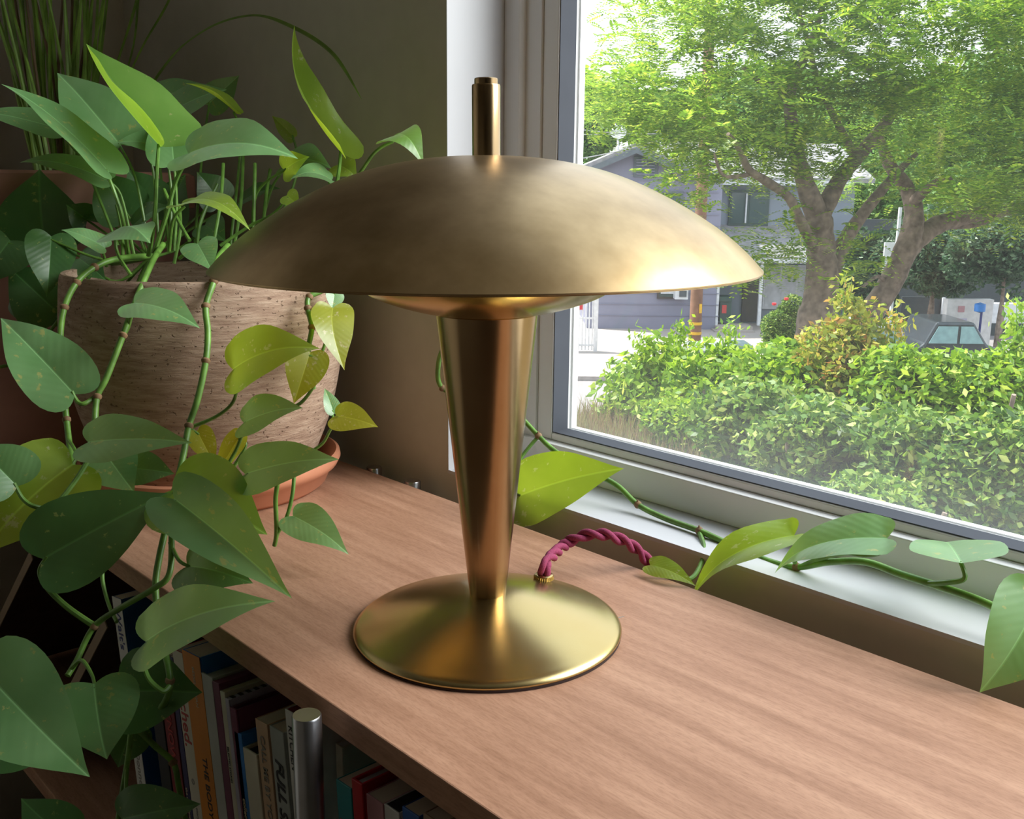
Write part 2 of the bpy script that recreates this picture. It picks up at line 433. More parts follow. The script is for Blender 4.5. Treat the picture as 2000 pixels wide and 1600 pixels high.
# ================================================================ BOOKCASE
SF, SB, STH = -0.166, 0.2005, 0.0215
bc = thing('bookcase', 'walnut bookcase with a thick top board on round steel posts', 'bookcase', (0.2, 0.02, FLOOR))
BO = bc.location
MB().box((-1.16, SF, -STH), (1.6, SB, 0)).build('top_board', 'shelf', bc, BO, bevel=0.0012)
MB().box((-1.16, SF, -.422), (1.6, SB, -.40)).build('shelf_board', 'shelf', bc, BO, bevel=0.0012)
MB().box((-1.16, SF, -.757), (1.6, SB, -.735)).build('shelf_board', 'shelf', bc, BO, bevel=0.0012)
for x, y in ((0.0237, -0.1883), (-0.3862, 0.2137), (-0.4691, 0.2137), (-1.13, -0.1883), (1.5, -0.1883), (1.5, .2137)):
    p = MB(); p.lathe([(0.001, FLOOR), (0.0103, FLOOR), (0.0103, 0.0), (0.0096, 0.0012), (0.001, 0.0012)], (x, y, 0), 32)
    p.build('post', 'steel', bc, BO, smooth=True)
MB().box((-0.345, -0.12, -.40), (-0.333, .18, -0.05)).build('divider', 'dark_wood', bc, BO)

# ================================================================ BRASS LAMP
lamp = thing('table_lamp', 'brass mushroom table lamp with a domed shade and tapered stem', 'lamp')
RT = E1
tilt = Matrix.Rotation(0.0075, 4, Vector((E2[0], E2[1], 0))).to_euler()
lamp.rotation_euler = (-tilt.x, -tilt.y, -tilt.z)
def smoothprof(ctrl, k=5): return [(max(0.0, p[0]), p[1]) for p in catmull([(a, b, 0) for a, b in ctrl], k)]
MB().lathe([(0.001, 0), (0.1108, 0), (0.1112, 0.0021), (0.001, 0.0021)], n=96).build('felt_pad', 'felt', lamp, smooth=True)
bp = smoothprof([(0.1108, 0.0021), (0.1112, 0.0042), (0.108, 0.0074), (0.100, 0.0102), (0.086, 0.0148), (0.066, 0.0207), (0.042, 0.0272), (0.018, 0.0322), (0.0005, 0.0335)])
MB().lathe([(0.1, 0.0021)] + bp, n=128).build('base', 'brass', lamp, smooth=True)
MB().lathe([(0.0005, 0.028), (0.0150, 0.028), (0.0150, 0.0322), (0.0397, 0.2640), (0.0392, 0.2648), (0.0005, 0.2648)], n=96).build('stem', 'brass_stem', lamp, smooth=True)
bw = smoothprof([(0.0388, 0.2646), (0.050, 0.2665), (0.066, 0.2706), (0.084, 0.2768), (0.097, 0.2838), (0.106, 0.2920), (0.1095, 0.3010)])
MB().lathe([(0.0005, 0.2647)] + bw + [(0.1085, 0.3012), (0.09, 0.285), (0.0005, 0.270)], n=128).build('reflector_bowl', 'brass', lamp, smooth=True)
sp_ = smoothprof([(0.2078, 0.3005), (0.1965, 0.3125), (0.1805, 0.3262), (0.160, 0.3400), (0.138, 0.3525), (0.112, 0.3646), (0.086, 0.3735), (0.058, 0.3795), (0.030, 0.3828), (0.0005, 0.3838)])
inner = [(max(0.0005, r - 0.0012), z - 0.0018) for r, z in reversed(sp_)]
MB().lathe(inner + [(0.2066, 0.2992), (0.2078, 0.2996)] + sp_, n=160).build('shade', 'brass_shade', lamp, smooth=True)
MB().lathe([(0.0005, 0.38), (0.0107, 0.38), (0.0107, 0.4338), (0.0103, 0.4348), (0.0088, 0.4350), (0.0088, 0.4388), (0.0082, 0.4394), (0.0005, 0.4394)], n=48).build('finial', 'brass_stem', lamp, smooth=True)
bush = 0.0485 * E1 + 0.0700 * E2
bz = 0.0150
kb = MB()
kn = []
for zz, rr in ((0, 0.006), (0.001, 0.0086), (0.0052, 0.0086), (0.0060, 0.0074), (0.0060, 0.003)):
    kn.append((rr, zz))
kb.lathe(kn, (bush[0], bush[1], bz), 28)
for k in range(28):
    a = 2 * math.pi * k / 28
    cx, cy = bush[0] + 0.0086 * math.cos(a), bush[1] + 0.0086 * math.sin(a)
    kb.tube([(cx, cy, bz + .0012), (cx, cy, bz + .0046)], 0.00045, 4)
kb.build('cord_bushing', 'brass', lamp, smooth=True)
tg = 0.110 * E1 + 0.012 * E2
MB().add([(tg[0], tg[1], .0045), (tg[0] + .004, tg[1] + .003, .006), (tg[0] + .004, tg[1] + .003, .0005), (tg[0] + .0036, tg[1] + .0034, .0005), (tg[0] + .0036, tg[1] + .0034, .0064), (tg[0] - .0004, tg[1] + .0004, .0049)], [(0, 1, 4, 5), (1, 2, 3, 4)]).build('care_tag', 'white_paint', lamp)
# twisted cloth cord: out of the bushing, over the back edge of the board and down behind it
b0 = np.array([bush[0], bush[1], bz + .002])
cpts = [b0, b0 + np.array([0.0, 0.004, 0.014]), PY(1100, 1068, 0.135), PY(1135, 1049, 0.15), PY(1180, 1046, 0.165), PY(1225, 1062, 0.185),
        PY(1258, 1090, 0.205), PY(1276, 1118, 0.214), np.array([0.012, 0.2165, -0.03]), np.array([0.015, 0.217, -0.2])]
cpts[8][:2] = [PY(1276, 1118, 0.214)[0] + .003, 0.2165]; cpts[9][:2] = [cpts[8][0], 0.217]
cp = catmull(cpts, 14)
cord = MB(); ang = 0; tot = 0
for ph in (0, math.pi):
    path = []; acc = 0
    for i, p in enumerate(cp):
        if i: acc += np.linalg.norm(cp[i] - cp[i - 1])
        t = cp[min(i + 1, len(cp) - 1)] - cp[max(i - 1, 0)]; t /= np.linalg.norm(t)
        a = np.cross(t, np.array([0.2, 1, 0.1])); a /= np.linalg.norm(a); c = np.cross(t, a)
        q = acc / 0.040 * 2 * math.pi + ph
        path.append(p + 0.0030 * (math.cos(q) * a + math.sin(q) * c))
    cord.tube(path, 0.0031, 10)
cord.build('cord', 'cord', lamp, smooth=True)

# ================================================================ POTHOS, ITS POT AND SAUCER
POT = np.array([-0.535, 0.022, 0.0])
sc_ = MB().lathe([(0.001, 0.0), (0.128, 0.0), (0.136, 0.006), (0.143, 0.022), (0.150, 0.026), (0.154, 0.034), (0.153, 0.040), (0.149, 0.042), (0.143, 0.036), (0.134, 0.014), (0.001, 0.010)], POT, 96)
so = sc_.build('plant_saucer', 'terracotta', None, tuple(POT), smooth=True)
so['label'] = 'orange terracotta saucer under the weathered clay pot'; so['category'] = 'saucer'

plant = thing('potted_pothos', 'trailing pothos with heart-shaped leaves in a weathered clay pot', 'potted plant', tuple(POT + np.array([0, 0, .0105])))
PO = np.array(plant.location)
pp = smoothprof([(0.100, 0.0105), (0.112, 0.018), (0.128, 0.05), (0.145, 0.095), (0.157, 0.15), (0.1605, 0.195), (0.158, 0.235), (0.1555, 0.256), (0.153, 0.262)], 6)
pot = MB().lathe([(0.001, 0.0105)] + pp + [(0.148, 0.2615), (0.144, 0.252), (0.142, 0.22), (0.001, 0.22)], POT, 120)
pot.build('pot', 'clay', plant, PO, smooth=True)
random.seed(4)
soil = MB(); soil.lathe([(0.142, 0.228), (0.10, 0.236), (0.05, 0.240), (0.0005, 0.241)], POT, 40)
soil.build('soil', 'soil', plant, PO, smooth=True)

OUT = [(0, 0.0), (-0.055, 0.20), (-0.085, 0.45), (-0.055, 0.74), (0.06, 0.95), (0.22, 1.0), (0.40, 0.92), (0.57, 0.74), (0.71, 0.51), (0.82, 0.31), (0.905, 0.15), (0.96, 0.06), (1.0, 0.0)]
MID = [0, 0.005, 0.015, 0.035, 0.10, 0.22, 0.36, 0.51, 0.65, 0.775, 0.88, 0.95, 1.0]
def make_leaf(B, T, width, N, mat, fold=0.25, arch=0.06, droop=0.05, pet=None, parent=None, PO_=None, roll_=0.0, seed=0, prad=0.0017, side=0.0, petmat='stem'):
    """a heart-shaped blade from its stalk end B to its tip T, facing N"""
    rnd = random.Random(seed)
    B = np.array(B); T = np.array(T); X = T - B; L = np.linalg.norm(X); X /= L
    Z = N - (N @ X) * X; Z /= np.linalg.norm(Z); Y = np.cross(Z, X)
    o_ = catmull([(a, b, 0) for a, b in OUT], 2); m_ = np.interp(np.linspace(0, 12, len(o_)), range(13), MID)
    K = 5; rows = len(o_); vs = []; uv = []; h = width / 2
    wob = [rnd.uniform(0, 6.28) for _ in range(3)]
    for sgn in (1, -1):
        for i in range(rows):
            for k in range(K + 1):
                q = k / K
                x = (m_[i] * (1 - q) + o_[i][0] * q) * L
                y = o_[i][1] * h * q
                xr = x / L; yr = y / h if h else 0
                z = math.tan(fold) * y * (1 - 0.35 * yr) + arch * L * 4 * max(0, xr) * (1 - max(0, xr))
                z -= droop * L * max(0, (xr - .55) / .45) ** 2
                z += 0.018 * L * yr * yr * math.sin(9 * xr + wob[0] + (0 if sgn > 0 else 1.7))
                yy = sgn * y + side * L * 4 * max(0, xr) * (1 - max(0, xr))
                z += roll_ * sgn * y
                vs.append(B + X * x + Y * yy + Z * z); uv.append((xr, sgn * yr))
    fs = []; n = rows * (K + 1)
    for s_ in range(2):
        for i in range(rows - 1):
            for k in range(K):
                a = s_ * n + i * (K + 1) + k; b = a + 1; c = a + K + 2; d = a + K + 1
                fs.append((a, b, c, d)[::-1] if s_ == 0 else (a, b, c, d))
    me = bpy.data.meshes.new('leaf')
    o3 = PO if PO_ is None else PO_
    me.from_pydata([tuple(v - o3) for v in vs], [], fs)
    ul = me.uv_layers.new(name='UVMap')
    li = np.empty(len(me.loops), np.int32); me.loops.foreach_get('vertex_index', li)
    ul.data.foreach_set('uv', np.array(uv, np.float32)[li].ravel())
    me.shade_smooth(); me.update()
    me.materials.append(M[mat])
    o = bpy.data.objects.new('leaf', me); col.objects.link(o); o.parent = parent or plant
    if pet:
        path = catmull([B + X * 0.004] + [np.array(p) for p in pet], 6)
        MB().tube(path, relerp([prad * .8, prad, prad * 1.15], len(path)), 8).build('petiole', petmat, o, o3, smooth=True)
    return o

def L(base, tip, wpx, N, mat='leaf', fold=0.25, arch=0.06, droop=0.05, pet=None, **kw):
    """base and tip as (x, y, distance); width in picture pixels at that distance; pet: way points of the stalk"""
    B = D(*base); T = D(*tip); t = .5 * (base[2] + tip[2])
    L.n += 1
    return make_leaf(B, T, wpx * t / FPX, camdir(N), mat, fold, arch, droop, [D(*p) for p in pet] if pet else None, seed=L.n, **kw)
L.n = 0

# --- upper tuft
L((314, 287, 1.10), (160, 98, 1.13), 165, (0.88, 0.20, 0.42), 'leaf_mid', 0.85, -0.02, -0.06, [(306, 340, 1.10), (302, 420, 1.10), (290, 500, 1.12)], prad=.0024)
L((212, 336, 1.09), (4, 160, 1.08), 110, (0.42, 0.78, 0.47), 'leaf', 0.35, 0.05, 0.02, [(225, 380, 1.09), (240, 430, 1.10), (252, 505, 1.13)], prad=.0022)
L((235, 283, 1.20), (111, 138, 1.22), 135, (0.35, 0.38, 0.86), 'leaf', 0.35, 0.02, 0.03, [(265, 350, 1.2), (290, 480, 1.2)])
L((282, 272, 1.24), (238, 172, 1.26), 105, (0.3, 0.2, 0.93), 'leaf', 0.15, 0.03, 0.03, [(300, 340, 1.24), (310, 480, 1.22)])
L((118, 252, 1.16), (-48, 212, 1.14), 62, (0.05, 0.45, 0.88), 'leaf', 0.2, 0.02, 0.1, [(140, 285, 1.17), (170, 330, 1.2), (230, 480, 1.2)])
L((207, 352, 1.12), (38, 312, 1.10), 78, (0.12, 0.72, 0.68), 'leaf', 0.2, 0.09, 0.04, [(235, 380, 1.14), (262, 500, 1.16)])
L((368, 300, 1.08), (578, 300, 1.04), 158, (0.0, 0.62, 0.78), 'leaf', 0.22, 0.10, 0.05, [(345, 350, 1.09), (325, 420, 1.10), (300, 495, 1.11)], prad=.0024)
L((300, 205, 1.32), (395, 160, 1.34), 80, (0.0, 0.4, 0.9), 'leaf', 0.2, 0.06, 0.05, [(310, 300, 1.3), (330, 480, 1.26)])
L((340, 215, 1.30), (440, 172, 1.28), 75, (0.1, 0.35, 0.93), 'leaf', 0.2, 0.04, 0.05, [(345, 300, 1.28), (340, 480, 1.24)])
L((462, 222, 1.24), (364, 160, 1.22), 62, (-0.35, 0.85, 0.4), 'leaf_lime', 0.5, 0.06, 0.03, [(470, 280, 1.24), (450, 480, 1.22)])
L((405, 205, 1.36), (467, 147, 1.36), 60, (0.3, -0.3, 0.9), 'leaf', 0.35, 0.02, -0.05, [(395, 300, 1.34), (380, 480, 1.28)])
L((330, 290, 1.20), (225, 275, 1.18), 80, (0.1, 0.65, 0.75), 'leaf', 0.2, 0.06, 0.05, [(335, 380, 1.2), (330, 490, 1.18)])
L((340, 320, 1.17), (330, 210, 1.2), 100, (0.2, 0.3, 0.93), 'leaf', 0.2, 0.03, 0.03, [(345, 400, 1.17), (340, 490, 1.17)])
L((668, 300, 1.18), (560, 67, 1.20), 74, (0.80, 0.05, 0.60), 'leaf_lime', 0.90, -0.03, -0.10, [(660, 345, 1.18), (640, 420, 1.19), (560, 495, 1.2)], side=0.09, prad=.0024)
L((764, 274, 1.13), (828, 318, 1.10), 84, (0.15, 0.55, 0.82), 'leaf_mid', 0.15, 0.32, 0.10, [(735, 295, 1.13), (705, 335, 1.14), (640, 430, 1.17), (560, 500, 1.22)], prad=.002)
L((575, 268, 1.27), (534, 227, 1.29), 34, (-0.2, -0.3, 0.9), 'leaf_lime', 0.4, 0.02, -0.05, [(580, 340, 1.26), (520, 490, 1.24)])
L((560, 322, 1.22), (645, 322, 1.2), 100, (0.1, 0.6, 0.8), 'leaf', 0.2, 0.12, 0.1, [(530, 370, 1.22), (500, 490, 1.22)])
L((555, 332, 1.16), (600, 305, 1.14), 60, (-0.1, 0.1, 0.97), 'leaf_lime', 0.2, 0.05, 0.1, [(500, 380, 1.18), (495, 490, 1.2)])
L((648, 352, 1.17), (570, 340, 1.14), 70, (0.0, 0.65, 0.75), 'leaf', 0.2, 0.12, 0.15, [(640, 400, 1.18), (560, 500, 1.2)])
L((660, 322, 1.2), (697, 345, 1.19), 62, (0.2, 0.2, 0.95), 'leaf_lime', 0.2, 0.1, 0.1, [(650, 380, 1.2), (570, 500, 1.2)])
L((356, 402, 1.07), (488, 442, 1.02), 84, (0.05, 0.80, 0.55), 'leaf_lime', 0.15, 0.16, 0.05, [(338, 430, 1.07), (330, 490, 1.09)], prad=.0018)
L((232, 446, 1.06), (290, 464, 1.02), 118, (0.10, 0.72, 0.65), 'leaf', -0.30, 0.10, 0.10, [(226, 470, 1.06), (232, 500, 1.06), (256, 538, 1.05)])
L((205, 484, 1.08), (120, 446, 1.07), 52, (0.1, 0.7, 0.7), 'leaf', 0.2, 0.06, 0.05, [(208, 520, 1.1)])
L((386, 476, 1.07), (414, 528, 1.04), 74, (0.1, 0.35, 0.93), 'leaf', 0.2, 0.06, 0.03, [(370, 490, 1.09), (350, 505, 1.1)])
L((560, 382, 1.14), (585, 402, 1.13), 40, (0.0, 0.2, 0.97), 'leaf_lime', 0.2, 0.05, 0.05, [(530, 420, 1.15), (490, 440, 1.16), (430, 480, 1.16)])
# dim leaves at the far side of the tuft
dim = [((86, 470), (76, 330), 165, (0.2, 0.1, .97), 1.26), ((100, 462), (92, 578), 95, (0.5, 0.1, .85), 1.18), ((112, 610), (15, 520), 130, (0.1, 0.3, .95), 1.24),
       ((250, 420), (190, 335), 110, (0, 0.4, .9), 1.24), ((300, 410), (250, 330), 100, (0.1, 0.4, .9), 1.27), ((330, 430), (360, 340), 90, (0, 0.3, .95), 1.3),
       ((430, 395), (385, 335), 80, (0, 0.5, .85), 1.3), ((470, 395), (545, 365), 70, (0, 0.7, .7), 1.32), ((170, 430), (130, 400), 60, (0, 0.2, .97), 1.25),
       ((260, 440), (330, 400), 70, (0, 0.6, .8), 1.22), ((400, 440), (440, 470), 70, (0, 0.4, .9), 1.24), ((60, 560), (130, 640), 120, (0, 0.1, .99), 1.27),
       ((180, 410), (230, 440), 60, (0.1, 0.5, .85), 1.26), ((20, 470), (-40, 560), 120, (0.2, 0.2, .95), 1.22), ((155, 505), (205, 545), 70, (0.1, 0.3, 0.95), 1.2)]
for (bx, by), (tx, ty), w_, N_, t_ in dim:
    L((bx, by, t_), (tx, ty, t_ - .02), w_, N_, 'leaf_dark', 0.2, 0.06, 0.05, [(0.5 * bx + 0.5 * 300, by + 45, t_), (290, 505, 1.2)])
# stalks standing in the tuft
for pts in ([(408, 520, 1.16), (430, 400, 1.17), (436, 320, 1.2)], [(452, 510, 1.18), (470, 400, 1.18), (475, 300, 1.22)], [(495, 440, 1.17), (497, 370, 1.17), (498, 320, 1.19)],
            [(515, 430, 1.2), (520, 380, 1.2), (528, 330, 1.2)], [(370, 470, 1.13), (345, 425, 1.15), (320, 370, 1.17)], [(385, 515, 1.2), (390, 440, 1.2), (425, 360, 1.22)],
            [(240, 520, 1.12), (238, 450, 1.12), (228, 400, 1.12)], [(340, 515, 1.18), (352, 450, 1.18), (350, 400, 1.2)]):
    MB().tube(catmull([D(*p) for p in pts], 6), 0.0021, 8).build('petiole', 'stem', plant, PO, smooth=True)

# --- leaves hanging over the front of the pot
L((262, 592, 1.00), (388, 634, 0.97), 100, (0.12, 0.62, 0.77), 'leaf', 0.15, 0.08, 0.06, [(258, 610, 1.01), (250, 640, 1.02), (236, 665, 1.02)], prad=.002)
L((146, 770, 0.99), (-2, 616, 1.02), 135, (0.22, 0.38, 0.90), 'leaf', 0.22, 0.03, 0.04, [(152, 785, 0.99), (166, 788, 0.99), (190, 772, 1.0)], prad=.0022)
L((172, 864, 0.96), (372, 862, 0.93), 108, (0.0, 0.50, 0.86), 'leaf', 0.22, 0.05, 0.03, [(174, 885, 0.965), (182, 884, 0.97)])
L((455, 722, 0.98), (616, 672, 0.96), 140, (0.05, 0.50, 0.86), 'leaf_lime', 0.2, 0.12, 0.10, [(462, 760, 0.98), (452, 790, 0.99), (420, 815, 1.0), (372, 835, 1.0)])
L((606, 688, 1.0), (574, 788, 0.98), 84, (0.25, 0.1, 0.96), 'leaf_yellow', 0.25, 0.05, 0.02, [(620, 705, 1.0), (617, 745, 1.0), (590, 785, 1.01), (560, 800, 1.02)])
L((476, 826, 0.96), (588, 793, 0.94), 100, (0.1, 0.62, 0.77), 'leaf', 0.22, 0.06, 0.05, [(473, 850, 0.97), (455, 890, 0.98), (420, 940, 0.98), (350, 955, 1.0)])
L((650, 602, 1.10), (674, 722, 1.07), 92, (0.55, 0.18, 0.80), 'leaf_yellow', 0.2, 0.10, 0.02, [(645, 630, 1.1), (632, 680, 1.1), (620, 700, 1.1)], side=-0.12)
L((654, 570, 1.12), (648, 605, 1.11), 40, (0.5, 0.1, 0.85), 'leaf', 0.2, 0.03, 0.02, [(645, 562, 1.13)])
L((656, 812, 1.06), (737, 832, 1.04), 66, (0.2, 0.35, 0.9), 'leaf_yellow', 0.1, 0.06, 0.05, [(645, 840, 1.07), (628, 868, 1.08), (590, 890, 1.08), (540, 900, 1.06)])
L((652, 808, 1.07), (634, 758, 1.08), 36, (0.6, 0.1, 0.8), 'leaf', 0.3, 0.03, 0.02, [(650, 830, 1.07)])
L((479, 926, 0.93), (658, 893, 0.91), 112, (0.0, 0.52, 0.85), 'leaf', 0.18, 0.06, 0.05, [(474, 950, 0.935), (455, 985, 0.94), (400, 985, 0.96), (345, 965, 0.98)])
L((385, 842, 1.0), (420, 910, 1.0), 52, (0.3, 0.2, 0.93), 'leaf_yellow', 0.25, 0.03, 0.03, [(372, 838, 1.0)])
L((470, 850, 1.0), (418, 940, 1.0), 48, (-0.3, 0.2, 0.93), 'leaf_yellow', 0.3, 0.02, 0.03, [(480, 870, 1.0), (455, 915, 1.0)])
L((572, 1008, 0.98), (679, 1077, 0.95), 84, (0.10, 0.55, 0.83), 'leaf', 0.15, 0.08, 0.08, [(560, 1020, 0.98), (545, 1035, 0.985), (538, 1060, 0.99)])
L((205, 885, 1.0), (262, 962, 0.98), 108, (0.15, 0.3, 0.94), 'leaf', 0.15, 0.04, 0.02, [(190, 880, 1.0), (182, 875, 0.99)])
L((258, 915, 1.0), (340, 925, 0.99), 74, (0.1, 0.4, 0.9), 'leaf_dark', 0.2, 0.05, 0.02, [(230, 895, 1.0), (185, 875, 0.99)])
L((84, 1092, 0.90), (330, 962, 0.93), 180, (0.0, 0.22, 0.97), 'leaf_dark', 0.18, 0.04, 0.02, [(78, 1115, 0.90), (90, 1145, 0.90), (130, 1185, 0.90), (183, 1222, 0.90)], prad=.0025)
L((142, 908, 0.97), (-40, 1085, 0.93), 190, (0.15, 0.45, 0.88), 'leaf_lime', 0.2, 0.10, 0.05, [(150, 890, 0.98), (135, 860, 1.0)])
L((34, 950, 0.92), (-50, 868, 0.92), 128, (0.5, 0.25, 0.83), 'leaf', 0.35, 0.03, 0.05, [(45, 975, 0.92), (70, 990, 0.92), (105, 988, 0.93), (150, 935, 0.95), (182, 880, 0.97)], prad=.0022)
L((340, 956, 0.935), (520, 1040, 0.90), 195, (0.15, 0.50, 0.85), 'leaf_mid', 0.18, 0.06, 0.04, [(330, 975, 0.93), (330, 1000, 0.93)])
L((340, 975, 0.90), (569, 1166, 0.83), 138, (-0.10, 0.62, 0.77), 'leaf', 0.50, 0.05, 0.02, [(332, 985, 0.92), (328, 1010, 0.93)], prad=.002)
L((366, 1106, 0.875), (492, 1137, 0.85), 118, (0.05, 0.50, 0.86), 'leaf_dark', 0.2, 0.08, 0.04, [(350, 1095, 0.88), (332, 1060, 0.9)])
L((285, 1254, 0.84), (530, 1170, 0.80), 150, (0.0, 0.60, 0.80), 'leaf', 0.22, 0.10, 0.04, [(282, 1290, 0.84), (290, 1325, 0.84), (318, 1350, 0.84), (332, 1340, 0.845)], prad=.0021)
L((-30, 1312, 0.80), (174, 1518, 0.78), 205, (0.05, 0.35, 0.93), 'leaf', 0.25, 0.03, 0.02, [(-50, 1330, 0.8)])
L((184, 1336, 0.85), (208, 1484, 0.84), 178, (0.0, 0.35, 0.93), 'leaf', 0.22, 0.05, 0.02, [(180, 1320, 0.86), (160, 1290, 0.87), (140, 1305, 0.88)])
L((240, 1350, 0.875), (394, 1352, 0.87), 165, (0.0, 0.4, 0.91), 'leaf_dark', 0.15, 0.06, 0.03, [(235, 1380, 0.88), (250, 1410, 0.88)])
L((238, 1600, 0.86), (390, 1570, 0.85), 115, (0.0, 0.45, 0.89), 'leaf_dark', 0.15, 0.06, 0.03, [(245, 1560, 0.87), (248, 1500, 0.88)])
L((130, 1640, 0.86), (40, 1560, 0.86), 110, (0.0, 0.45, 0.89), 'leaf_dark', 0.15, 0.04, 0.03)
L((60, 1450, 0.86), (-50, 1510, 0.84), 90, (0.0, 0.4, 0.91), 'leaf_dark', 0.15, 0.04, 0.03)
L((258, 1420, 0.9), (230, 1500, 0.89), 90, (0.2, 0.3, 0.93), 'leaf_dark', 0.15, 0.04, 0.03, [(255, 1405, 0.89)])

def vine(pts, r0, r1, nodes=()):
    pth = catmull([D(*p) for p in pts], 8)
    v = MB().tube(pth, relerp([r0, .5 * (r0 + r1), r1], len(pth)), 10).build('vine', 'stem', plant, PO, smooth=True)
    for i in nodes:
        p = D(*pts[i]); q = D(*pts[min(i + 1, len(pts) - 1)]); d = q - p; d /= np.linalg.norm(d)
        rr = r0 + (r1 - r0) * i / len(pts)
        MB().tube([p - d * .0028, p - d * .001, p + d * .001, p + d * .0028], [rr * 1.02, rr * 1.45, rr * 1.4, rr * 1.02], 10).build('node', 'stem_old', v, PO, smooth=True)
    return v
vine([(300, 500, 1.16), (232, 505, 1.10), (185, 522, 1.07), (150, 552, 1.05), (126, 600, 1.04), (118, 660, 1.035), (122, 740, 1.03), (130, 820, 1.02), (137, 880, 1.0), (142, 912, 0.98)], .0034, .0030, (2, 3, 4, 7))
vine([(318, 478, 1.13), (298, 510, 1.07), (270, 575, 1.03), (240, 655, 1.015), (208, 738, 1.0), (190, 775, 0.995), (185, 830, 0.985), (182, 884, 0.97)], .0034, .0030, (3, 5))
vine([(445, 480, 1.12), (424, 508, 1.06), (417, 550, 1.04), (402, 598, 1.03), (406, 650, 1.02), (402, 705, 1.01), (386, 780, 1.0), (369, 832, 0.995), (358, 890, 0.98), (345, 945, 0.96), (332, 985, 0.94), (322, 1040, 0.915), (312, 1085, 0.90), (304, 1140, 0.885), (308, 1200, 0.875),
      (322, 1270, 0.86), (332, 1330, 0.85), (322, 1372, 0.86), (290, 1405, 0.87), (258, 1412, 0.88)], .0034, .0028, (2, 3, 5, 7, 10, 16))
vine([(258, 1412, 0.88), (300, 1455, 0.885), (338, 1490, 0.885), (350, 1540, 0.88), (366, 1620, 0.88)], .0028, .0026, (2,))
vine([(258, 1412, 0.88), (250, 1480, 0.88), (240, 1540, 0.88), (228, 1620, 0.87)], .0026, .0024)
vine([(332, 985, 0.94), (335, 1040, 0.905), (331, 1120, 0.88), (300, 1150, 0.88), (240, 1185, 0.89), (184, 1224, 0.90), (150, 1290, 0.89), (132, 1320, 0.88)], .0028, .0026, (5,))
vine([(600, 500, 1.18), (650, 545, 1.12), (632, 566, 1.10), (604, 580, 1.09), (601, 602, 1.085), (609, 640, 1.08), (602, 690, 1.07), (612, 760, 1.08)], .0032, .0028, (3, 4, 5))
vine([(345, 960, 0.97), (420, 985, 0.965), (535, 900, 0.96), (538, 980, 0.975), (540, 1040, 0.985), (536, 1066, 0.99)], .0024, .0022)
vine([(575, 905, 0.99), (572, 960, 0.985), (560, 1010, 0.985), (543, 1040, 0.985)], .0019, .0019)
vine([(200, 505, 1.2), (60, 690, 1.2), (-40, 720, 1.18)], .0020, .0020)
vine([(205, 1085, 0.97), (200, 1130, 0.965), (212, 1180, 0.95), (228, 1215, 0.93)], .0020, .0018)

# --- the long runner that crosses behind the lamp and lies along the sill
def PYd(px, py, y): return PY(px, py, y)
run = [D(600, 470, 1.2), PY(760, 480, 0.195), PY(850, 525, 0.205), PY(880, 630, 0.212), PY(857, 706, 0.220), PY(864, 758, 0.232), PY(930, 780, 0.258), PY(1000, 798, 0.275), PY(1026, 824, 0.282), PY(1052, 852, 0.284), PY(1085, 882, 0.285),
       PY(1140, 915, 0.286), PY(1203, 947, 0.288), PY(1246, 986, 0.286), PY(1300, 1013, 0.283), PY(1366, 1037, 0.280), PY(1430, 1066, 0.276), PY(1500, 1096, 0.272), PY(1556, 1108, 0.270),
       PY(1620, 1098, 0.272), PY(1690, 1098, 0.275), PY(1760, 1122, 0.273), PY(1830, 1144, 0.270), PY(1895, 1166, 0.268), PY(1965, 1196, 0.265), PY(2060, 1240, 0.262)]
rp = catmull(run, 8)
rv = MB().tube(rp, relerp([.0030, .0029, .0031, .0032, .0034], len(rp)), 12).build('vine', 'stem', plant, PO, smooth=True)
for i in (5, 9, 13, 15, 18):
    d = run[i + 1] - run[i]; d /= np.linalg.norm(d); p = run[i]
    MB().tube([p - d * .0032, p - d * .001, p + d * .001, p + d * .0032], [.0031, .0044, .0043, .0031], 10).build('node', 'stem_old', rv, PO, smooth=True)
    MB().tube([p, p + np.array([0, -.001, .006])], [.0022, .0008], 6).build('root_nub', 'stem_old', rv, PO, smooth=True)
def LS(B, T, w, N, mat, fold, arch, droop, pet, **kw):
    L.n += 1
    return make_leaf(B, T, w, camdir(N), mat, fold, arch, droop, pet, seed=L.n, **kw)
LS(PY(1012, 970, 0.235), PY(1216, 914, 0.275), 0.082, (0.05, 0.42, 0.9), 'leaf_lime', 0.15, 0.06, 0.02, [PY(1005, 955, 0.24), PY(1015, 900, 0.262), PY(1052, 852, 0.284)], prad=.002)
LS(PY(1270, 1104, 0.195), PY(1358, 1142, 0.200), 0.024, (0.0, 0.55, 0.8), 'leaf_lime', 0.15, 0.10, 0.05, [PY(1300, 1120, 0.20), PY(1350, 1130, 0.215), PY(1375, 1080, 0.25), PY(1366, 1040, 0.279)], prad=.0022)
LS(PY(1551, 1046, 0.262), PY(1344, 1168, 0.208), 0.048, (-0.45, 0.78, 0.42), 'leaf_lime', 0.35, 0.14, 0.04, [PY(1556, 1075, 0.264), PY(1552, 1100, 0.268)], prad=.0018)
LS(PY(1732, 1052, 0.262), PY(1508, 1112, 0.232), 0.052, (-0.25, 0.80, 0.52), 'leaf', 0.25, 0.13, 0.05, [PY(1722, 1078, 0.264), PY(1690, 1085, 0.266), PY(1650, 1080, 0.268), PY(1600, 1092, 0.270), PY(1562, 1108, 0.270)], prad=.0022)
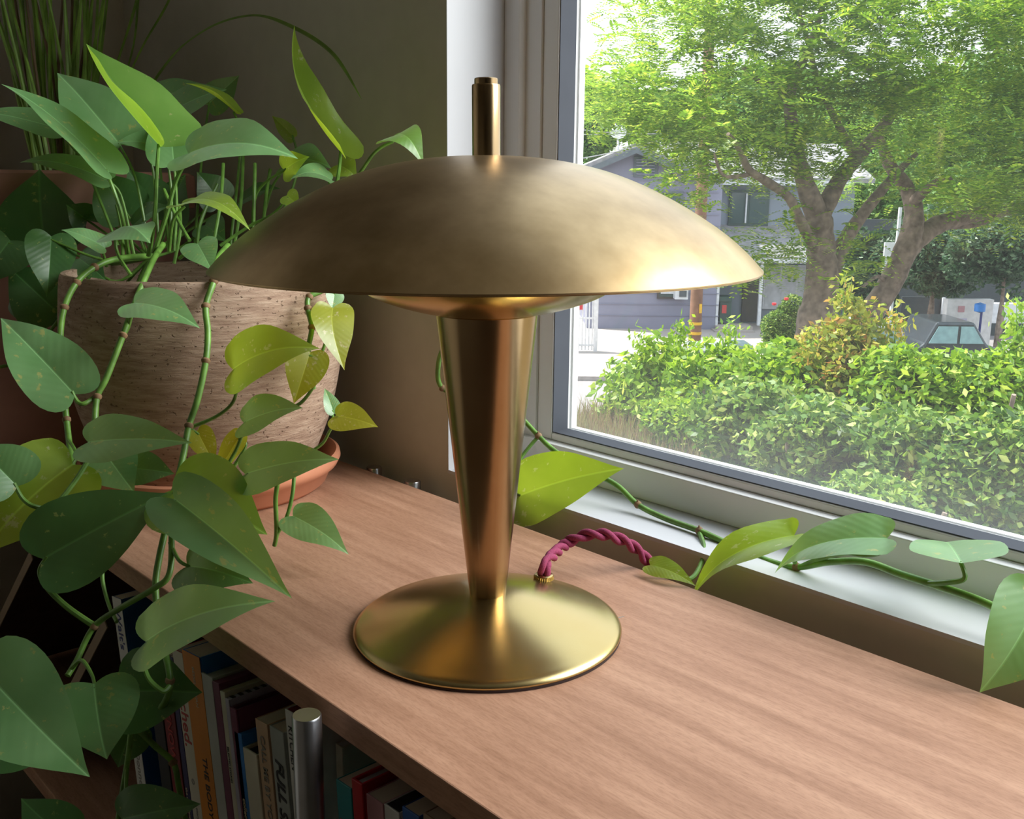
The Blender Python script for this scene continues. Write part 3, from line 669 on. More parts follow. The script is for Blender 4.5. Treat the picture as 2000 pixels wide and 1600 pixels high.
LS(PY(1878, 1100, 0.262), PY(1848, 1056, 0.318), 0.074, (-0.10, 0.95, 0.25), 'leaf', 0.33, 0.02, 0.02, [PY(1884, 1130, 0.262), PY(1850, 1138, 0.264), PY(1815, 1140, 0.269)], prad=.0022)
LS(PY(2030, 1165, 0.245), PY(1915, 1354, 0.195), 0.065, (0.25, 0.45, 0.85), 'leaf', 0.25, 0.08, 0.02, [PY(2050, 1175, 0.25), PY(2060, 1230, 0.262)], prad=.002)
MB().tube(catmull([PY(1366, 1037, 0.280), PY(1374, 1062, 0.272), PY(1378, 1100, 0.262), PY(1372, 1140, 0.250)], 6), [.0030] * 19, 8).build('dry_sheath', 'pale_wood', rv, PO, smooth=True)

# ================================================================ BACK POT WITH REEDS
BP = np.array([-0.945, -0.005, 0.0])
palm = thing('potted_reed_palm', 'tall clump of slender green stalks in a pale terracotta pot', 'potted plant', tuple(BP))
bpz = MB().lathe([(0.001, 0), (0.125, 0), (0.15, 0.12), (0.172, 0.26), (0.180, 0.325), (0.196, 0.327), (0.199, 0.345), (0.198, 0.372), (0.190, 0.376), (0.182, 0.37), (0.176, 0.34), (0.001, 0.335)], BP, 80)
bpz.build('pot', 'terracotta_pale', palm, BP, smooth=True)
random.seed(11)
M['reed'] = plain('reed_green', (0.20, 0.36, 0.05), 0.5, var=0.4, scale=20)
M['reed_dry'] = plain('reed_dry', (0.16, 0.10, 0.045), 0.6, var=0.3, scale=20)
for i in range(46):
    tx = -30 + 250 * (i + random.random()) / 46
    bx = 95 + 0.36 * (tx - 20) + random.uniform(-14, 14)
    dd = random.uniform(1.42, 1.58)
    b_ = D(bx, 372, dd); t_ = D(tx + random.uniform(-30, 30), -60, dd + random.uniform(-.08, .08))
    mid = D(.55 * bx + .45 * tx + random.uniform(-8, 8), 170, dd)
    pth = catmull([D(bx, 400, dd), b_, mid, t_], 5)
    MB().tube(pth, relerp([.0042, .0036, .0026, .0016], len(pth)), 6).build('stalk', 'reed_dry' if i % 6 == 0 else 'reed', palm, BP, smooth=True)
def blade(pts, w):
    P_ = catmull([D(*p) for p in pts], 8); m = MB(); n = len(P_); vs = []; fs = []
    for i, p in enumerate(P_):
        t = P_[min(i + 1, n - 1)] - P_[max(0, i - 1)]; t /= np.linalg.norm(t)
        sd = np.cross(t, camdir((0.3, 0.5, 0.8))); sd /= np.linalg.norm(sd)
        k = i / (n - 1); ww = w * (0.35 + 1.3 * k) * (1 - k ** 6) if k < .6 else w * 1.1 * (1 - ((k - .6) / .4) ** 2) + 1e-5
        up_ = np.cross(sd, t)
        vs += [p - sd * ww, p - up_ * ww * .35, p + sd * ww]
    for i in range(n - 1):
        fs += [(i * 3, i * 3 + 1, i * 3 + 4, i * 3 + 3), (i * 3 + 1, i * 3 + 2, i * 3 + 5, i * 3 + 4)]
    m.add(vs, fs).build('leaf_blade', 'reed', palm, BP, smooth=True)
blade([(180, 370, 1.55), (310, 145, 1.48), (395, 62, 1.43), (490, 30, 1.38), (570, 52, 1.31), (650, 105, 1.25), (708, 197, 1.20)], .0045)
blade([(150, 370, 1.55), (230, 120, 1.52), (262, 20, 1.5), (280, -60, 1.5)], .0020)
blade([(160, 370, 1.55), (262, 125, 1.52), (320, 20, 1.5), (360, -60, 1.5)], .0018)
blade([(155, 370, 1.55), (250, 130, 1.54), (270, 0, 1.52), (275, -60, 1.5)], .0016)

# ================================================================ BOOKS UNDER THE BOARD
YS, ZB = -0.157, -0.40
def bookmat(name, c, rough=0.45): 
    M[name] = plain(name, c, rough, var=0.08, scale=30); return name
bookmat('paper', (0.55, 0.47, 0.37), 0.9)
bookmat('paper_grey', (0.45, 0.44, 0.42), 0.9)
bookmat('ink_dark', (0.02, 0.02, 0.03)); bookmat('ink_red', (0.45, 0.05, 0.05)); bookmat('ink_cream', (0.6, 0.5, 0.35)); bookmat('ink_blue', (0.02, 0.03, 0.18)); bookmat('ink_grey', (0.25, 0.24, 0.22))
def book(name, label, xl, xr_, ytop, lean, depth, cover, page='paper', spine=None, texts=(), group='books under the top board', side=None, soft=True, y0=None, extra=None):
    """spine top between picture columns xl and xr_ at row ytop"""
    ys = YS if y0 is None else y0
    a = PY(xl, ytop, ys); b = PY(xr_, ytop, ys)
    th = max(0.006, b[0] - a[0]); zt = 0.5 * (a[2] + b[2])
    ln = math.radians(lean)
    H = (zt - ZB) / math.cos(ln)
    xb_ = 0.5 * (a[0] + b[0]) + (zt - ZB) * math.tan(ln)
    t = thing(name, label, 'book', (xb_, ys, ZB + 0.5 * th * math.sin(abs(ln)) + .0003), group, (0, -ln, 0))
    h = th / 2; cv = 0.0014 if soft else 0.0022; ov = 0.0 if soft else 0.003
    H2 = H - 0.5 * th * math.sin(abs(ln))
    c = MB()
    c.box((-h, 0, 0), (h, cv, H2)); c.box((-h, cv, 0), (-h + cv, depth, H2)); c.box((h - cv, cv, 0), (h, depth, H2))
    c.build('cover', cover, t, bevel=0.0006)
    MB().box((-h + cv, cv, 0.001), (h - cv, depth - ov - .001, H2 - max(ov, .0004))).build('pages', page, t)
    if spine:
        MB().box((-h + .0001, -.0004, 0), (h - .0001, 0, H2)).build('spine', spine, t)
    yf_ = -.0006
    for body, size, off, ink, dx in texts:
        cu = bpy.data.curves.new('lettering', 'FONT'); cu.body = body; cu.size = size; cu.extrude = .0001; cu.offset = size * .012
        if body == 'FULL SERVICE': cu.shear = 0.22; cu.offset = size * .022
        cu.align_x = 'LEFT'; cu.align_y = 'CENTER'; cu.materials.append(M[ink])
        tmp = bpy.data.objects.new('lettering_source', cu); col.objects.link(tmp)
        me = bpy.data.meshes.new_from_object(tmp.evaluated_get(bpy.context.evaluated_depsgraph_get()))
        bpy.data.objects.remove(tmp)
        if not me.materials: me.materials.append(M[ink])
        o = bpy.data.objects.new('lettering', me); col.objects.link(o); o.parent = t
        o.matrix_local = Matrix(((0, 1, 0, dx), (0, 0, -1, yf_), (-1, 0, 0, H2 - off), (0, 0, 0, 1)))
    if extra: extra(t, h, H2, depth)
    return t
bookmat('cv_white', (0.62, 0.62, 0.60)); bookmat('cv_blue', (0.02, 0.10, 0.36)); bookmat('cv_black', (0.02, 0.02, 0.025)); bookmat('cv_maroon', (0.20, 0.02, 0.025))
bookmat('cv_navy', (0.035, 0.035, 0.12)); bookmat('cv_cream', (0.58, 0.55, 0.45)); bookmat('cv_orange', (0.62, 0.22, 0.02)); bookmat('cv_grey', (0.44, 0.45, 0.42)); bookmat('cv_plum', (0.17, 0.04, 0.09))
bookmat('cv_bright_blue', (0.03, 0.20, 0.60)); bookmat('cv_peach', (0.52, 0.35, 0.22)); bookmat('cv_sage', (0.33, 0.36, 0.34)); bookmat('cv_red', (0.50, 0.02, 0.03)); bookmat('cv_teal', (0.01, 0.22, 0.24)); bookmat('cv_pink', (0.47, 0.24, 0.27)); bookmat('cv_lilac', (0.45, 0.42, 0.55)); bookmat('cv_brick', (0.14, 0.035, 0.05))
book('book', 'tall book with white spine lettered in dark blue and a blue cover', 219, 236, 1168, 8.5, 0.19, 'cv_blue', spine='cv_white', texts=(("Walt's", 0.017, 0.012, 'ink_blue', 0), ('Donnor', 0.014, 0.165, 'ink_grey', 0)))
book('book', 'black book between the blue cover and the dark red spine', 283, 303, 1290, 8, 0.17, 'cv_black')
book('book', 'dark red spine with brighter red capitals', 304, 326, 1285, 8, 0.18, 'cv_maroon', texts=(('KNOWN', 0.016, 0.052, 'ink_red', 0),))
book('book', 'thin navy spine beside the cream and red lettered book', 328, 337, 1284, 8, 0.19, 'cv_navy', texts=(('the complete guide', 0.006, 0.13, 'ink_cream', 0),))
book('book', 'cream spine with red script ending in ched under a red top edge', 337, 356, 1272, 8, 0.21, 'cv_red', spine='cv_cream', texts=(('hitched.', 0.021, 0.028, 'ink_red', -0.001), ('o', 0.012, 0.125, 'ink_grey', 0), ('a story of two people', 0.006, 0.15, 'ink_grey', 0)))
book('book', 'orange spine with black capitals and a blue side cover', 356, 389, 1277, 7.5, 0.21, 'cv_bright_blue', spine='cv_orange', texts=(('BESSEL A. VAN', 0.006, 0.012, 'ink_cream', 0.002), ('THE BODY KEEPS THE', 0.0125, 0.098, 'ink_dark', 0.003)))
book('book', 'thick plain grey spine with a ridged white top edge', 386, 414, 1318, 7, 0.21, 'cv_grey', 'paper_grey', soft=False)
book('book', 'plum hardcover next to the thick grey spine', 413, 427, 1333, 7, 0.20, 'cv_plum', 'cv_plum')
book('book', 'thin cream spine with a pale yellow top edge', 429, 438, 1352, 7, 0.20, 'cv_cream', texts=(('SELECTED STORIES', 0.004, 0.05, 'ink_dark', 0),))
def stripes(t, h, H2, depth):
    for k in range(6):
        MB().box((-h, 0.004 + k * .0075, H2), (h, 0.0075 + k * .0075, H2 + .0003)).build('stripe', 'ink_dark', t)
book('book', 'lilac book with black stripes along its top edge', 439, 446, 1366, 7, 0.19, 'cv_lilac', 'cv_lilac', extra=stripes)
def bricks(t, h, H2, depth):
    for r_ in range(5):
        for k in range(9):
            yy = 0.012 + k * 0.02 + (0.01 if r_ % 2 else 0); zz = H2 - .018 - r_ * .010
            MB().box((h, yy, zz - .004), (h + .0003, yy + .017, zz + .004)).build('brick_print', 'cv_brick', t)
book('book', 'dark purple cover printed with small brickwork', 448, 460, 1385, 7, 0.20, 'cv_plum', 'cv_black', soft=False, extra=bricks)
book('book', 'bright blue book with a rounded top corner', 457, 471, 1432, 6.5, 0.16, 'cv_bright_blue', 'cv_bright_blue', texts=(('collected', 0.008, 0.06, 'ink_cream', 0),))
book('book', 'short cream spine lettered in black beside the peach paperback', 474, 500, 1468, 6.5, 0.15, 'cv_cream', 'cv_black', texts=(('ONE L', 0.0125, 0.075, 'ink_dark', 0),), soft=False)
book('book', 'peach paperback spine with spaced brown capitals', 498, 521, 1410, 6, 0.15, 'cv_peach', texts=(('CALL ME BY YOUR NAME', 0.0105, 0.012, 'ink_grey', 0),))
book('book', 'sage grey spine with bold black italic capitals', 526, 552, 1425, 5.5, 0.15, 'cv_sage', texts=(('FULL SERVICE', 0.0175, 0.026, 'ink_dark', 0),))
book('book', 'white spine with dark script and a dark red top edge beside the steel post', 556, 574, 1390, 5, 0.14, 'cv_white', 'cv_maroon', texts=(('KITCHEN', 0.009, 0.012, 'ink_dark', 0),))
book('book', 'black book-shaped filler for the dark gap right behind the steel post', 628, 652, 1462, 1.0, 0.12, 'cv_black', 'cv_black', y0=-0.10)  # added black block, its colour stands in for the dark gap here
book('book', 'tall white box set with a pale wooden pattern on its side', 655, 668, 1457, 0.5, 0.18, 'cv_cream', 'cv_white', y0=-0.125)
def redbadge(t, h, H2, depth):
    MB().box((-h + .004, -.0008, H2 - .055), (h - .004, -.0003, H2 - .03)).build('badge', 'cv_red', t)
book('book', 'teal paperback with a red badge on its spine', 656, 685, 1532, 3.5, 0.13, 'cv_teal', extra=redbadge)
def bookmark(t, h, H2, depth):
    MB().box((-.003, .05, H2 - .001), (.003, .056, H2 + .006)).build('bookmark', 'ink_dark', t)
book('book', 'red hardcover with a dark bookmark tab on top', 686, 706, 1527, 3.5, 0.14, 'cv_red', 'paper_grey', soft=False, extra=bookmark)
book('book', 'pink paperback with cream pages beside the red hardcover', 715, 747, 1561, 3, 0.13, 'cv_pink')
book('book', 'white spine with a black band along its top edge', 750, 779, 1580, 3, 0.13, 'cv_white', 'cv_black')
book('book', 'blue paperback with pale pages after the black banded book', 785, 818, 1586, 3, 0.13, 'cv_blue')
book('book', 'tan book partly hidden under the board at the frame edge', 826, 862, 1600, 3, 0.13, 'pale_wood', 'paper')
# two dark panels leaning at the dim end of the shelf
def leaning(label, p0, p1, y, dep):
    a = PY(*p0, y); b = PY(*p1, y); d = b - a; Lh = np.linalg.norm(d); d /= Lh
    low = a - d * ((a[2] - ZB) / -d[2]) if False else b + (b - a) * 0
    ang_ = math.atan2(a[0] - b[0], a[2] - b[2])
    hh = (a[2] - ZB) / math.cos(ang_)
    base = np.array([a[0] - math.tan(ang_) * (a[2] - ZB), y, ZB])
    t = thing('leaning_panel', label, 'panel', tuple(base + np.array([0, 0, .006])), 'panels leaning on the shelf', (0, ang_, 0))
    MB().box((-.012, .0012, 0), (0, dep, hh - .006)).build('board', 'dark_wood', t)
    MB().box((-.012, 0, 0), (0, .0012, hh - .006)).build('pale_edge', 'pale_wood', t)
leaning('dark brown panel with a thin pale edge leaning under the big dark leaf', (66, 1098), (2, 1228), -0.150, 0.2)
leaning('dark brown panel with a pale edge leaning towards the white spined book', (212, 1232), (165, 1322), -0.150, 0.2)

# ================================================================ OUTSIDE
def ground_h(a, b):
    # bank that falls from the house wall to the level street
    return float(np.interp(b, [0.9, 8.8, 10.5, 13.5], [-2.1, -2.15, -3.4, GROUND]))
def mat_ground():
    m, n, l, b = newmat('dry_bank'); t = noise(n, l, 1.2, 6, 'Object'); 
    r = ramp(n, l, t.outputs[0], [(0.35, (0.10, 0.085, 0.04)), (0.6, (0.17, 0.14, 0.075))]); l.new(r.outputs[0], b.inputs['Base Color']); b.inputs['Roughness'].default_value = 0.95
    return m
M['bank'] = mat_ground()
M['drive'] = plain('pale_concrete', (0.33, 0.29, 0.265), 0.85, var=0.12, scale=0.5)
M['asphalt'] = plain('asphalt', (0.21, 0.19, 0.19), 0.9, var=0.12, scale=0.8)
M['kerb'] = plain('kerb_concrete', (0.30, 0.27, 0.26), 0.85)
gb = MB(); NA, NB_ = 24, 16
vs_ = []; fs_ = []
for j in range(NB_ + 1):
    bb = 0.9 + (13.9 - 0.9) * j / NB_
    for i in range(NA + 1):
        aa = -18 + 40 * i / NA
        vs_.append(SV(aa, bb, ground_h(aa, bb)))
for j in range(NB_):
    for i in range(NA):
        p = j * (NA + 1) + i; fs_.append((p, p + 1, p + NA + 2, p + NA + 1))
struct(gb.add(vs_, fs_).build('ground', 'bank'), 'weedy bank falling away from the window')
struct(MB().sbox(-60, 60, 13.9, 90, GROUND - .3, GROUND - 0.02).build('street', 'asphalt'), 'grey street and ground beyond the hedge')
struct(MB().sbox(-40, 12, 26.9, 60, GROUND - .2, GROUND + .06).build('pavement', 'drive'), 'pale concrete driveway in front of the grey house')
struct(MB().sbox(-40, 40, 26.5, 26.9, GROUND - .2, GROUND + .10).build('kerb', 'kerb'), 'kerb along the far side of the street')

def sx(px, b, py=500): return float((S(px, py, b) - CAM) @ E1)
def sz(px, py, b): return float(S(px, py, b)[2])
def spanel(m, px0, py0, px1, py1, b, dep):                 # upright box with its front face at distance b
    pxm, pym = .5 * (px0 + px1), .5 * (py0 + py1)
    return m.sbox(sx(px0, b, pym), sx(px1, b, pym), b, b + dep, sz(pxm, py1, b), sz(pxm, py0, b))

M['siding'] = plain('lavender_siding', (0.19, 0.195, 0.265), 0.7, var=0.05, scale=2)
M['bin_wire'] = plain('grey_wire', (0.3, 0.3, 0.32), 0.6)
M['siding2'] = plain('blue_grey_siding', (0.19, 0.225, 0.27), 0.7, var=0.05, scale=2)
M['shingle'] = plain('grey_shingle', (0.22, 0.215, 0.225), 0.85, var=0.2, scale=6)
M['house_trim'] = plain('white_house_trim', (0.50, 0.52, 0.55), 0.6)
M['fascia'] = plain('dark_fascia', (0.10, 0.12, 0.14), 0.6)
M['door'] = plain('dark_door', (0.05, 0.045, 0.045), 0.5)
M['curtain'] = plain('pale_curtain', (0.45, 0.47, 0.50), 0.9, var=0.2, scale=3)
M['shutter_green'] = plain('dark_green_frame', (0.03, 0.06, 0.055), 0.5)

HB = 36.3
house = thing('house', 'lavender grey two-storey house with gable vent and porch', 'house', tuple(SV(sx(1300, HB), HB, GROUND)))
HO = np.array(house.location)
gz = GROUND + .06
a0, a1 = sx(1150, HB), sx(1404, HB)
ez = sz(1345, 335, HB)
MB().sbox(a0, a1, HB, HB + 9, gz, ez).build('gable_wing_wall', 'siding', house, HO)
ap = sx(1240, HB, 290); az = sz(1240, 290, HB); el = sx(1138, HB, 330); er = sx(1345, HB, 335)
MB().add([SV(el, HB, ez), SV(er, HB, ez), SV(ap, HB, az), SV(el, HB + 9, ez), SV(er, HB + 9, ez), SV(ap, HB + 9, az)], [(0, 1, 2), (5, 4, 3), (0, 3, 4, 1), (1, 4, 5, 2), (2, 5, 3, 0)]).build('gable', 'siding', house, HO)
def slab(m, A, B_, b0, b1, th):
    (aa, za_), (ab_, zb_) = A, B_
    return m.hexa([SV(aa, b0, za_), SV(ab_, b0, zb_), SV(ab_, b1, zb_), SV(aa, b1, za_)], [SV(aa, b0, za_ + th), SV(ab_, b0, zb_ + th), SV(ab_, b1, zb_ + th), SV(aa, b1, za_ + th)])
sl = (az - ez) / (ap - el)
slab(MB(), (el - .5, ez - .5 * sl), (ap, az), HB - .5, HB + 9.3, .16).build('roof', 'shingle', house, HO)
sl2 = (az - ez) / (er - ap)
slab(MB(), (ap, az), (er + .6, ez - .6 * sl2), HB - .5, HB + 9.3, .16).build('roof', 'shingle', house, HO)
slab(MB(), (el - .5, ez - .5 * sl - .18), (ap, az - .18), HB - .55, HB - .45, .2).build('fascia_board', 'fascia', house, HO)
slab(MB(), (ap, az - .18), (er + .6, ez - .6 * sl2 - .18), HB - .55, HB - .45, .2).build('fascia_board', 'fascia', house, HO)
spanel(MB(), 1238, 306, 1284, 346, HB - .06, .06).build('gable_vent', 'fascia', house, HO)
for k in range(6):
    spanel(MB(), 1243, 311 + k * 5.6, 1279, 313.2 + k * 5.6, HB - .10, .05).build('vent_slat', 'siding', house, HO)
for k in range(13):                                        # clapboards of the gable wing
    py = 352 + k * 22
    spanel(MB(), 1150, py, 1404, py + 1.2, HB - .03, .05).build('clapboard_lap', 'siding', house, HO)
def hwin(px0, py0, px1, py1, b, frame, glass, mull=1, curtain=False):
    f = spanel(MB(), px0, py0, px1, py1, b - .10, .11).build('window', frame, house, HO)
    n = mull + 1; w = (px1 - px0 - 6) / n
    for k in range(n):
        spanel(MB(), px0 + 4 + k * w, py0 + 4, px0 + w + k * w, py1 - 4, b - .12, .03).build('pane', glass, f, HO)
    return f
hwin(1294, 374, 1334, 420, HB, 'fascia', 'dark_glass', 1)
w_ = hwin(1284, 555, 1322, 584, HB, 'door', 'dark_glass', 0)
spanel(MB(), 1291, 560, 1320, 574, HB - .15, .02).build('blind', 'house_trim', w_, HO)
ac = thing('air_conditioner', 'white window air conditioner on the lavender house wall', 'air conditioner', tuple(S(1332, 585, HB - .25)))
AO = np.array(ac.location)
spanel(MB(), 1319, 564, 1344, 585, HB - .55, .54).build('casing', 'house_trim', ac, AO)
spanel(MB(), 1327, 568, 1341, 580, HB - .58, .04).build('grille', 'gasket', ac, AO)
# right wing with main roof, porch roof
RB = 38.2
b0_, b1_ = sx(1393, RB), sx(1660, RB)
we = sz(1500, 356, RB)
MB().sbox(b0_, b1_, RB, RB + 7, gz, we).build('side_wing_wall', 'siding2', house, HO)
def slope(m, aL, aR, bF, zF, bB, zB, th):
    return m.hexa([SV(aL, bF, zF), SV(aR, bF, zF), SV(aR, bB, zB), SV(aL, bB, zB)], [SV(aL, bF, zF + th), SV(aR, bF, zF + th), SV(aR, bB, zB + th), SV(aL, bB, zB + th)])
slope(MB(), sx(1310, RB), b1_ + .5, RB - .6, we, RB + 4.2, sz(1450, 287, RB + 4.2), .16).build('main_roof', 'shingle', house, HO)
spanel(MB(), 1395, 353, 1662, 362, RB - .68, .1).build('fascia_board', 'house_trim', house, HO)
hwin(1424, 372, 1502, 441, RB, 'shutter_green', 'dark_glass', 1)
spanel(MB(), 1456, 378, 1459, 436, RB - .18, .05).build('window_mullion', 'house_trim', house, HO)
PBK, PBF = RB, RB - 2.0
slope(MB(), sx(1396, PBK), sx(1610, PBK), PBF, sz(1500, 508, PBF), PBK, sz(1500, 446, PBK), .12).build('porch_roof', 'shingle', house, HO)
spanel(MB(), 1398, 505, 1608, 514, PBF - .06, .08).build('fascia_board', 'house_trim', house, HO)
for px in (1402, 1486, 1600):
    spanel(MB(), px - 3, 512, px + 3, 636, PBF + .1, .15).build('porch_post', 'house_trim', house, HO)
spanel(MB(), 1450, 543, 1487, 628, RB - .1, .11).build('front_door', 'door', house, HO)
hwin(1491, 518, 1592, 604, RB, 'house_trim', 'curtain', 2)
for k in range(3):
    spanel(MB(), 1392 + k * 4, 656 - k * 9, 1478 - k * 4, 662 - k * 7, PBF - .9 + k * .3, 1.0).build('porch_step', 'drive', house, HO)
spanel(MB(), 1362, 345, 1368, 640, HB - .15, .12).build('downpipe', 'house_trim', house, HO)
bin_ = thing('wheelie_bin', 'dark green lidded bin standing by the porch steps', 'bin', tuple(S(1417, 628, PBF + .3)))
spanel(MB(), 1406, 588, 1428, 628, PBF + .3, .6).build('body', 'shutter_green', bin_, np.array(bin_.location))
spanel(MB(), 1404, 580, 1430, 589, PBF + .25, .7).build('lid', 'shutter_green', bin_, np.array(bin_.location))
spanel(MB(), 1410, 596, 1419, 612, PBF + .28, .03).build('sticker', 'ink_red', bin_, np.array(bin_.location))

# utility pole
PBASE = PZ(1356, 675, GROUND + .06); pb = float((PBASE - CAM) @ E2)
pole = thing('utility_pole', 'brown wooden utility pole with two yellow bands', 'pole', tuple(PBASE))
M['pole_wood'] = plain('pole_wood', (0.17, 0.085, 0.055), 0.85, var=0.25, scale=5)
M['yellow'] = plain('yellow_reflector', (0.55, 0.33, 0.02), 0.5)
ptop = PBASE + np.array([0, 0, 11.0])
MB().tube([PBASE, PBASE + np.array([0, 0, 5.]), ptop], [.20, .18, .15], 16).build('shaft', 'pole_wood', pole, PBASE, smooth=True)
for py in (634, 653):
    z_ = sz(1358, py, pb) ; c = np.array([PBASE[0], PBASE[1], z_])
    MB().tube([c, c + np.array([0, 0, .09])], .215, 16).build('reflector_band', 'yellow', pole, PBASE, smooth=True)
spanel(MB(), 1366, 594, 1371, 612, pb - .22, .04).build('tag', 'yellow', pole, PBASE)

# white gate at the left
GB = 31.0
gate = thing('metal_gate', 'white barred gate with a small red sign', 'gate', tuple(S(1135, 685, GB)))
GO = np.array(gate.location)
M['gate_white'] = plain('gate_white', (0.60, 0.59, 0.60), 0.5)
spanel(MB(), 1040, 576, 1168, 580, GB, .06).build('rail', 'gate_white', gate, GO)
spanel(MB(), 1040, 672, 1160, 676, GB, .06).build('rail', 'gate_white', gate, GO)
spanel(MB(), 1040, 620, 1164, 623, GB, .06).build('rail', 'gate_white', gate, GO)
for k in range(18):
    px = 1044 + k * 6.6
    spanel(MB(), px, 578, px + 2.4, 684, GB + .01, .04).build('bar', 'gate_white', gate, GO)
spanel(MB(), 1160, 572, 1168, 690, GB - .03, .12).build('gate_post', 'gate_white', gate, GO)
spanel(MB(), 1124, 590, 1138, 605, GB - .05, .04).build('sign', 'cv_red', gate, GO)

# dish and service wires over the roof
dish = thing('satellite_dish', 'small white satellite dish on a mast behind the gable', 'dish', tuple(S(1207, 300, 45)))
DO = np.array(dish.location)
dc = S(1207, 258, 45); fw_ = -E2 + np.array([0, 0, .35]); fw_ /= np.linalg.norm(fw_)
MB().tube([dc + fw_ * .10, dc, dc - fw_ * .10], [.36, .25, .03], 20).build('reflector', 'gate_white', dish, DO, smooth=True)
MB().tube([S(1207, 330, 45), dc], .05, 8).build('mast', 'gate_white', dish, DO)
for i, (p0, p1, lab) in enumerate((((1060, 244), (1330, 262), 'upper service wire crossing beside the window frame'), ((1060, 262), (1330, 250), 'middle service wire sagging past the dish'), ((1060, 322), (1330, 262), 'lower service wire running down towards the gable'))):
    A_, B_ = S(*p0, 34), S(*p1, 34); m_ = (A_ + B_) / 2 - np.array([0, 0, .1])
    w_o = MB().tube(catmull([A_, m_, B_], 6), .018, 6).build('service_wire', 'bin_wire', None, tuple(A_)); w_o['label'] = lab; w_o['category'] = 'wire'; w_o['group'] = 'service wires'

# blue grey container behind the hedge
tb = 14.5
ub = thing('storage_bin', 'blue grey lidded container behind the hedge top', 'container', tuple(S(1415, 760, tb)))
UO = np.array(ub.location)
M['bin_blue'] = plain('bin_blue', (0.16, 0.26, 0.32), 0.5); M['bin_grey'] = plain('bin_grey', (0.24, 0.26, 0.29), 0.5)
spanel(MB(), 1366, 690, 1440, 780, tb, .7).build('body', 'bin_grey', ub, UO)
spanel(MB(), 1432, 676, 1468, 780, tb + .1, .6).build('side_panel', 'bin_blue', ub, UO)
slope(MB(), sx(1362, tb), sx(1444, tb), tb - .05, sz(1400, 690, tb), tb + .8, sz(1400, 672, tb + .8), .04).build('lid', 'bin_grey', ub, UO)

# right hand side: dark carport, fence, boards, cars
CB = 30.0
carport = thing('carport', 'dark open carport with a white beam behind the cars', 'carport', tuple(SV(sx(1800, CB + 4), CB + 4, GROUND)))
CO = np.array(carport.location)
M['dark_wall'] = plain('dark_wall', (0.035, 0.045, 0.05), 0.8)
M['brick_red'] = plain('low_red_wall', (0.16, 0.06, 0.045), 0.8)
spanel(MB(), 1660, 430, 2080, 700, CB + 6, .3).build('back_wall', 'dark_wall', carport, CO)
spanel(MB(), 1926, 594, 2080, 632, CB + .5, .4).build('beam', 'house_trim', carport, CO)
spanel(MB(), 1700, 480, 1720, 520, CB + 5, .5).build('brick_pier', 'brick_red', carport, CO)
lw = spanel(MB(), 1690, 622, 1842, 680, CB, .3).build('garden_wall', 'brick_red', None, tuple(S(1766, 680, CB))); lw['label'] = 'low red brown garden wall under the dark mesh fence'; lw['category'] = 'wall'
fen = thing('mesh_fence', 'dark mesh fence with a white end post behind the cars', 'fence', tuple(S(1800, 660, CB - .2)))
spanel(MB(), 1760, 580, 1842, 626, CB - .1, .05).build('mesh_panel', 'dark_wall', fen, np.array(fen.location))
spanel(MB(), 1838, 582, 1844, 660, CB - .2, .08).build('post', 'house_trim', fen, np.array(fen.location))
vb = 26.0
van = thing('white_hoarding', 'large white board printed with faint marks behind the dark car', 'board', tuple(S(1890, 700, vb)))
VO = np.array(van.location)
spanel(MB(), 1846, 585, 1936, 690, vb, .25).build('panel', 'gate_white', van, VO)
spanel(MB(), 1872, 598, 1884, 610, vb - .02, .02).build('printed_mark', 'cv_pink', van, VO)
spanel(MB(), 1870, 622, 1888, 640, vb - .02, .02).build('printed_mark', 'cv_lilac', van, VO)
pg = thing('sign_panel', 'pale blank sign hung on a white pole between the trunks', 'sign', tuple(S(1745, 660, 22.0)))
QO = np.array(pg.location)
spanel(MB(), 1726, 474, 1752, 540, 22.0, .06).build('panel', 'house_trim', pg, QO)
spanel(MB(), 1744, 405, 1749, 700, 22.1, .07).build('pole', 'house_trim', pg, QO)
jk = thing('blue_gauge_post', 'small blue headed stand in front of the white board', 'stand', tuple(S(1914, 700, 25.0)))
spanel(MB(), 1912, 610, 1915, 690, 25.0, .05).build('stem', 'ink_blue', jk, np.array(jk.location))
MB().lathe([(0.001, -.13), (.13, -.09), (.13, .09), (0.001, .13)], S(1914, 601, 25.0), 20).build('head', 'cv_bright_blue', jk, np.array(jk.location), smooth=True)
